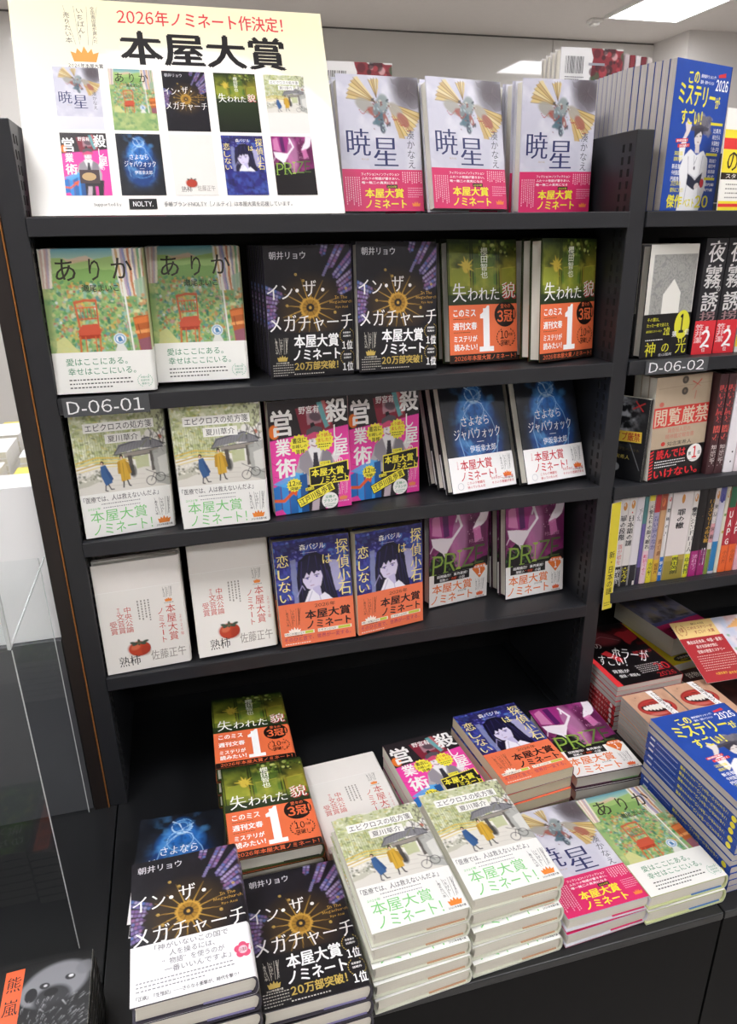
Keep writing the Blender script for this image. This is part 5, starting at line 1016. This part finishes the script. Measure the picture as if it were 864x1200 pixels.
# ------------------------------------------------------------ cards and posters
def card(name, lab, cat, w, h, th, x, y, z, yaw, lean, draw, roll=0, back='f0eeea'):
    a, l, ro = R(yaw), R(lean), R(roll); e = empty(name, lab, cat)
    ux = Vector((math.cos(a), math.sin(a), 0)); n = Vector((-math.sin(a), math.cos(a), 0)); up = Vector((0, 0, 1))*math.cos(l) + n*math.sin(l)
    u = ux*math.cos(ro) + up*math.sin(ro); v = up*math.cos(ro) - ux*math.sin(ro); q = v.cross(u)
    e.matrix_world = Matrix(((u.x, q.x, v.x, x), (u.y, q.y, v.y, y), (u.z, q.z, v.z, z), (0, 0, 0, 1)))
    box('board', (0, 0, 0, w/1000, th/1000, h/1000), col(back, .4), e, .0003); p = PR(w, h); draw(p); p.build('printed_sheet', e, .0002); return e
def draw_poster(p):
    c = Cv(420, 297, 'fbf8f2', .5); t = np.clip((c.Y - 20) / 200, 0, 1); c.put((1 - t) * .9, 'f8edc2'); c.put(((c.X - 210)**2 / 230**2 + (c.Y - 210)**2 / 150**2 < 1) * 1.0, 'fdfbf6', .75)
    p.art(c, step=6)
    r = 'dc3a40'; k = '1c1a1c'
    p.text('2026年ノミネート作決定！', 135, 10, 362, 32, r, 'B', 0, 0, 2); p.text('本屋大賞', 134, 40, 361, 88, k, 'H', 0, 0, 3)
    emblem(p, 66, 10, 44, 'f0a04a', '3a3638')
    ks = ['aka', 'ari', 'meg', 'shi', 'epi', 'kor', 'say', 'kak', 'koi', 'pri']
    for i, q in enumerate(ks):
        x, y = 45 + 70*(i % 5), 95 + 90*(i // 5); d = D[q]; p.T = (x, y, 58/d['w'], 85/d['h'])
        cvv = art(q); p.art(cvv, 0, 0, d['w'], d['h'], 2.4)
        if q == 'kak': p.ell(54, 152, 13, 11, 'b84030')
        if q == 'kor': p.rect(44, 110, 100, 150, '4a3a3c'); p.ell(70, 130, 20, 12, 'c8a878')
        d['T'](p); p.T = (0, 0, 1, 1)
    p.text('Supported by', 78, 280, 113, 286, '4a484a', 'R'); p.rect(123, 275, 159, 289, '141414'); p.text('NOLTY.', 128, 278.5, 154, 285.5, 'ffffff', 'B')
    p.text('手帳ブランドNOLTY［ノルティ］は本屋大賞を応援しています。', 168, 279, 344, 286, '4a484a', 'R')
card('poster', 'large cream poster announcing ten nominated books, leaning on the top shelf', 'poster', 420, 297, 2.0, .0042, .0226, .0018, 1.0, 24.0, draw_poster, 0)
rs2 = box('rear_riser', (.44, .32, -.15, .61, .50, .06), BLACK); tag(rs2, 'lower black riser on the far side of the bookcase behind the poster', 'riser')
bk = stand('bak', 'white barcode back cover peeking out just right of the poster', .458, .345, .0605, 0, 0)
# tall prop behind the poster so that it leans on something
for i in range(3): stand('aka', '%s winged-beast copy standing behind the leaning poster' % ORD[i], .04 + i*.0, .205 - i*.0265, 0, 0, 0) if i < 2 else None
# rear side of the double bookcase: taller display seen over the deck
rs = box('rear_riser', (.62, .32, -.15, 1.16, .50, .098), BLACK); tag(rs, 'black riser on the far side of the bookcase carrying the red flowered books', 'riser')
for i in range(4): stand('bak', '%s red flowered book with a barcode panel seen above the bookcase' % ORD[i], .918 + i*.004, .345 + i*.0255, .0985, 0, 0)
for i in range(5): spine_book('book', '%s pale upright page edge beside the red flowered books' % ORD[i], 1.062 + i*.0125, 1.0735 + i*.0125, .0985, .188 - i*.001, .12, [(0, 1, ['c8b8b8', '8a3038', 'd8d0d0', '7a2a34', 'c0b8b4'][i])], [], .36)
# pale magazines lying behind the middle copies
for i in range(3):
    sp = box('magazine', (.66, .33, .0985 + i*.012, .86, .48, .1095 + i*.012), PAGEG, None, .0008); tag(sp, '%s pale magazine lying flat above the middle winged-beast book' % ORD[i], 'magazine', 'flat pale magazines')
def draw_yp(p):
    p.rect(0, 0, 210, 148, 'f6f4ec'); p.rect(0, 30, 210, 46, 'f4e03a'); p.rect(0, 42, 210, 58, 'e83a3a'); p.rect(0, 58, 210, 92, 'f4e03a'); p.rect(0, 92, 210, 102, '2a1e18'); p.rect(0, 134, 210, 140, 'f4e03a'); p.rect(0, 138, 210, 143, 'e83a3a'); p.rect(0, 143, 210, 148, 'f4e03a')
    p.text('のミステリー', 12, 60, 190, 90, '3a2a1c', 'B'); p.text('スタッフおすすめ', 12, 93.5, 120, 100.5, 'f4f0e8', 'B'); p.fine(14, 106, 190, 132, 4, '8a8680', .25, 3)
card('poster', 'yellow and red bordered staff card on the right deck', 'poster', 210, 148, 1.5, 1.040, .012, .0006, 14, 3, draw_yp)
def draw_pop(p):
    p.rect(0, 0, 24, 216, 'd8c832'); p.vtext('新・日本の謎', 5, 96, 19, 186, '2a2618', 'B'); p.fine(4, 200, 20, 210, 2, '4a4420', .3, 2)
card('divider_card', 'narrow yellow divider card hanging at the left end of the row of spines', 'card', 24, 216, .8, .9005, -.008, -.704, 12, 1.5, draw_pop)
def draw_fly(p):
    c = Cv(210, 148, 'e8dce0', .6); c.put((c.fbm(5, 4) - .45) * 4, 'b8c4dc', .8); c.put((c.fbm(6, 14) - .5) * 4, 'e8b0a8', .8); c.pol([(112, 30), (150, 8), (210, 14), (210, 30)], 'e8b070'); c.specks(60, 104, 40, 210, 148, ['c83a40', 'd8a040', '5a6aa8', '6aa87a', 'f4f0f0'], 1, 4, 3)
    p.art(c, step=2.2); cr = 'f0cf8a'; rd = 'b0262e'
    p.rect(0, 0, 96, 42, cr); p.rect(0, 42, 100, 148, rd); laurel(p, 16, 21, 10, 14, 'c0683a', 2.6); p.text('大賞', 11, 14, 21, 26, 'b04a30', 'B'); p.text('第24回', 44, 6, 74, 11, '7a3a28', 'R'); p.text('このミステリーが', 32, 14, 90, 22, 'b0402c', 'B'); p.text('すごい！大賞', 42, 25, 88, 34, 'b0402c', 'B')
    p.text('舞台は近未来、中国・香港！', 12, 48, 92, 57, 'f8f0e8', 'B'); p.text('若き名探偵が挑む', 26, 61, 74, 69, 'f8f0e8', 'B'); p.text('空前の密室ミステリー', 22, 73, 84, 81, 'f8f0e8', 'B'); p.fine(14, 85, 94, 124, 7, 'e8c0b8', .25, 5); p.text('大賞受賞作', 30, 128, 56, 134, 'e8b840', 'B'); p.text('選考委員絶賛', 58, 130, 92, 136, 'e8b840', 'B')
card('flyer', 'red and cream flyer lying aslant over the books at the right', 'flyer', 210, 148, 1.2, 1.102, -.085, -.857, -4, 68, draw_fly, 1.3)

# ------------------------------------------------------------ acrylic guard at the left, and the shop beyond
def acr(name, parts, lab):
    m = mat('clear_acrylic', 'f4f6f6', .05)
    nt = m.node_tree; out = nt.nodes['Material Output']
    if not out.inputs[0].links[0].from_node.type == 'MIX_SHADER':
        fr = nt.nodes.new('ShaderNodeFresnel'); fr.inputs[0].default_value = 1.45; tr = nt.nodes.new('ShaderNodeBsdfTransparent'); tr.inputs[0].default_value = (.97, .98, .98, 1)
        gl = nt.nodes.new('ShaderNodeBsdfGlossy'); gl.inputs['Roughness'].default_value = .03; mx = nt.nodes.new('ShaderNodeMixShader')
        ge = nt.nodes.new('ShaderNodeNewGeometry'); iv = nt.nodes.new('ShaderNodeMath'); iv.operation = 'SUBTRACT'; iv.inputs[0].default_value = 1; nt.links.new(ge.outputs['Backfacing'], iv.inputs[1]); ml = nt.nodes.new('ShaderNodeMath'); ml.operation = 'MULTIPLY'; nt.links.new(fr.outputs[0], ml.inputs[0]); nt.links.new(iv.outputs[0], ml.inputs[1]); nt.links.new(ml.outputs[0], mx.inputs[0]); nt.links.new(tr.outputs[0], mx.inputs[1]); nt.links.new(gl.outputs[0], mx.inputs[2]); nt.links.new(mx.outputs[0], out.inputs[0])
    e = empty(name, lab, 'acrylic stand')
    for n, b in parts: box(n, b, mat('acrylic_edge_glint', 'c4c9c9', .25) if 'edge' in n else m, e, .0004)  # pale opaque edge strips paint the bright line light makes along the sheets
    return e
acr('acrylic_guard', [('front_sheet', (-.36, -.2705, TBL + .001, -.0535, -.2685, -.466)), ('rear_sheet', (-.36, -.006, TBL + .001, -.064, -.004, -.466)), ('polished_edge', (-.0534, -.2705, TBL + .001, -.0522, -.2685, -.466)), ('polished_edge', (-.0560, -.268, -.4665, -.0540, -.0065, -.464)), ('polished_edge', (-.0639, -.006, TBL + .001, -.0627, -.004, -.466)), ('upper_sheet', (-.36, -.2725, -.4635, -.0565, -.2665, -.20)), ('polished_edge', (-.0564, -.2725, -.4635, -.0525, -.2665, -.20))], 'clear acrylic guard standing on the left table behind the bear pile')
wbk = box('white_panel', (-.42, .012, -.612, -.0565, .022, -.36), mat('white_display_board', 'f4f4f4', .4)); tag(wbk, 'white board seen through the acrylic at the left', 'board')
bp = box('dark_back_board', (-.42, .004, TBL, -.0565, .03, -.613), mat('glossy_grey_board', '55565a', .2, noise=.08, nscale=8)); tag(bp, 'glossy dark grey board standing at the back of the left table', 'board')
def low_table(x, y, w, d, lab, seed):
    r = empty('island_table', lab, 'table'); r.location = (x, y, FLOOR); q = random.Random(seed)
    box('table_top', (0, 0, .66, w, d, .70), mat('white_laminate', 'dcdad6', .35), r); box('body', (.05, .05, 0, w - .05, d - .05, .66), mat('beige_body', 'b8b2aa', .5), r)
    n = 0
    for i in range(int(w/.16)):
        for j in range(int(d/.22)):
            X, Y = x + .02 + i*.16, y + .02 + j*.22; m = q.randint(2, 4)
            for z in range(m):
                b = empty('book', '%s book up in the island stack column %s from the left, row %s' % (ORD[z], ORD[i], ORD[j]), 'book', 'books on the far island table', Matrix.Translation((X, Y, FLOOR + .7005 + z*.022)))
                cc = ['f4f2ee', 'f0eeea', 'e8d860', 'f2f2f2', 'e8e4e0'][(i*3 + j) % 5]
                box('page_block', (.003, .002, .002, .125, .18, .0195), PAGES, b); box('cover', [(0, 0, 0, .128, .182, .002), (0, 0, .0195, .128, .182, .0215), (.125, 0, .002, .128, .182, .0195)], col(cc, .4), b)
                n += 1
low_table(-.70, .9, .5, 1.15, 'white island table with pale book stacks far left behind the bookcase', 3)
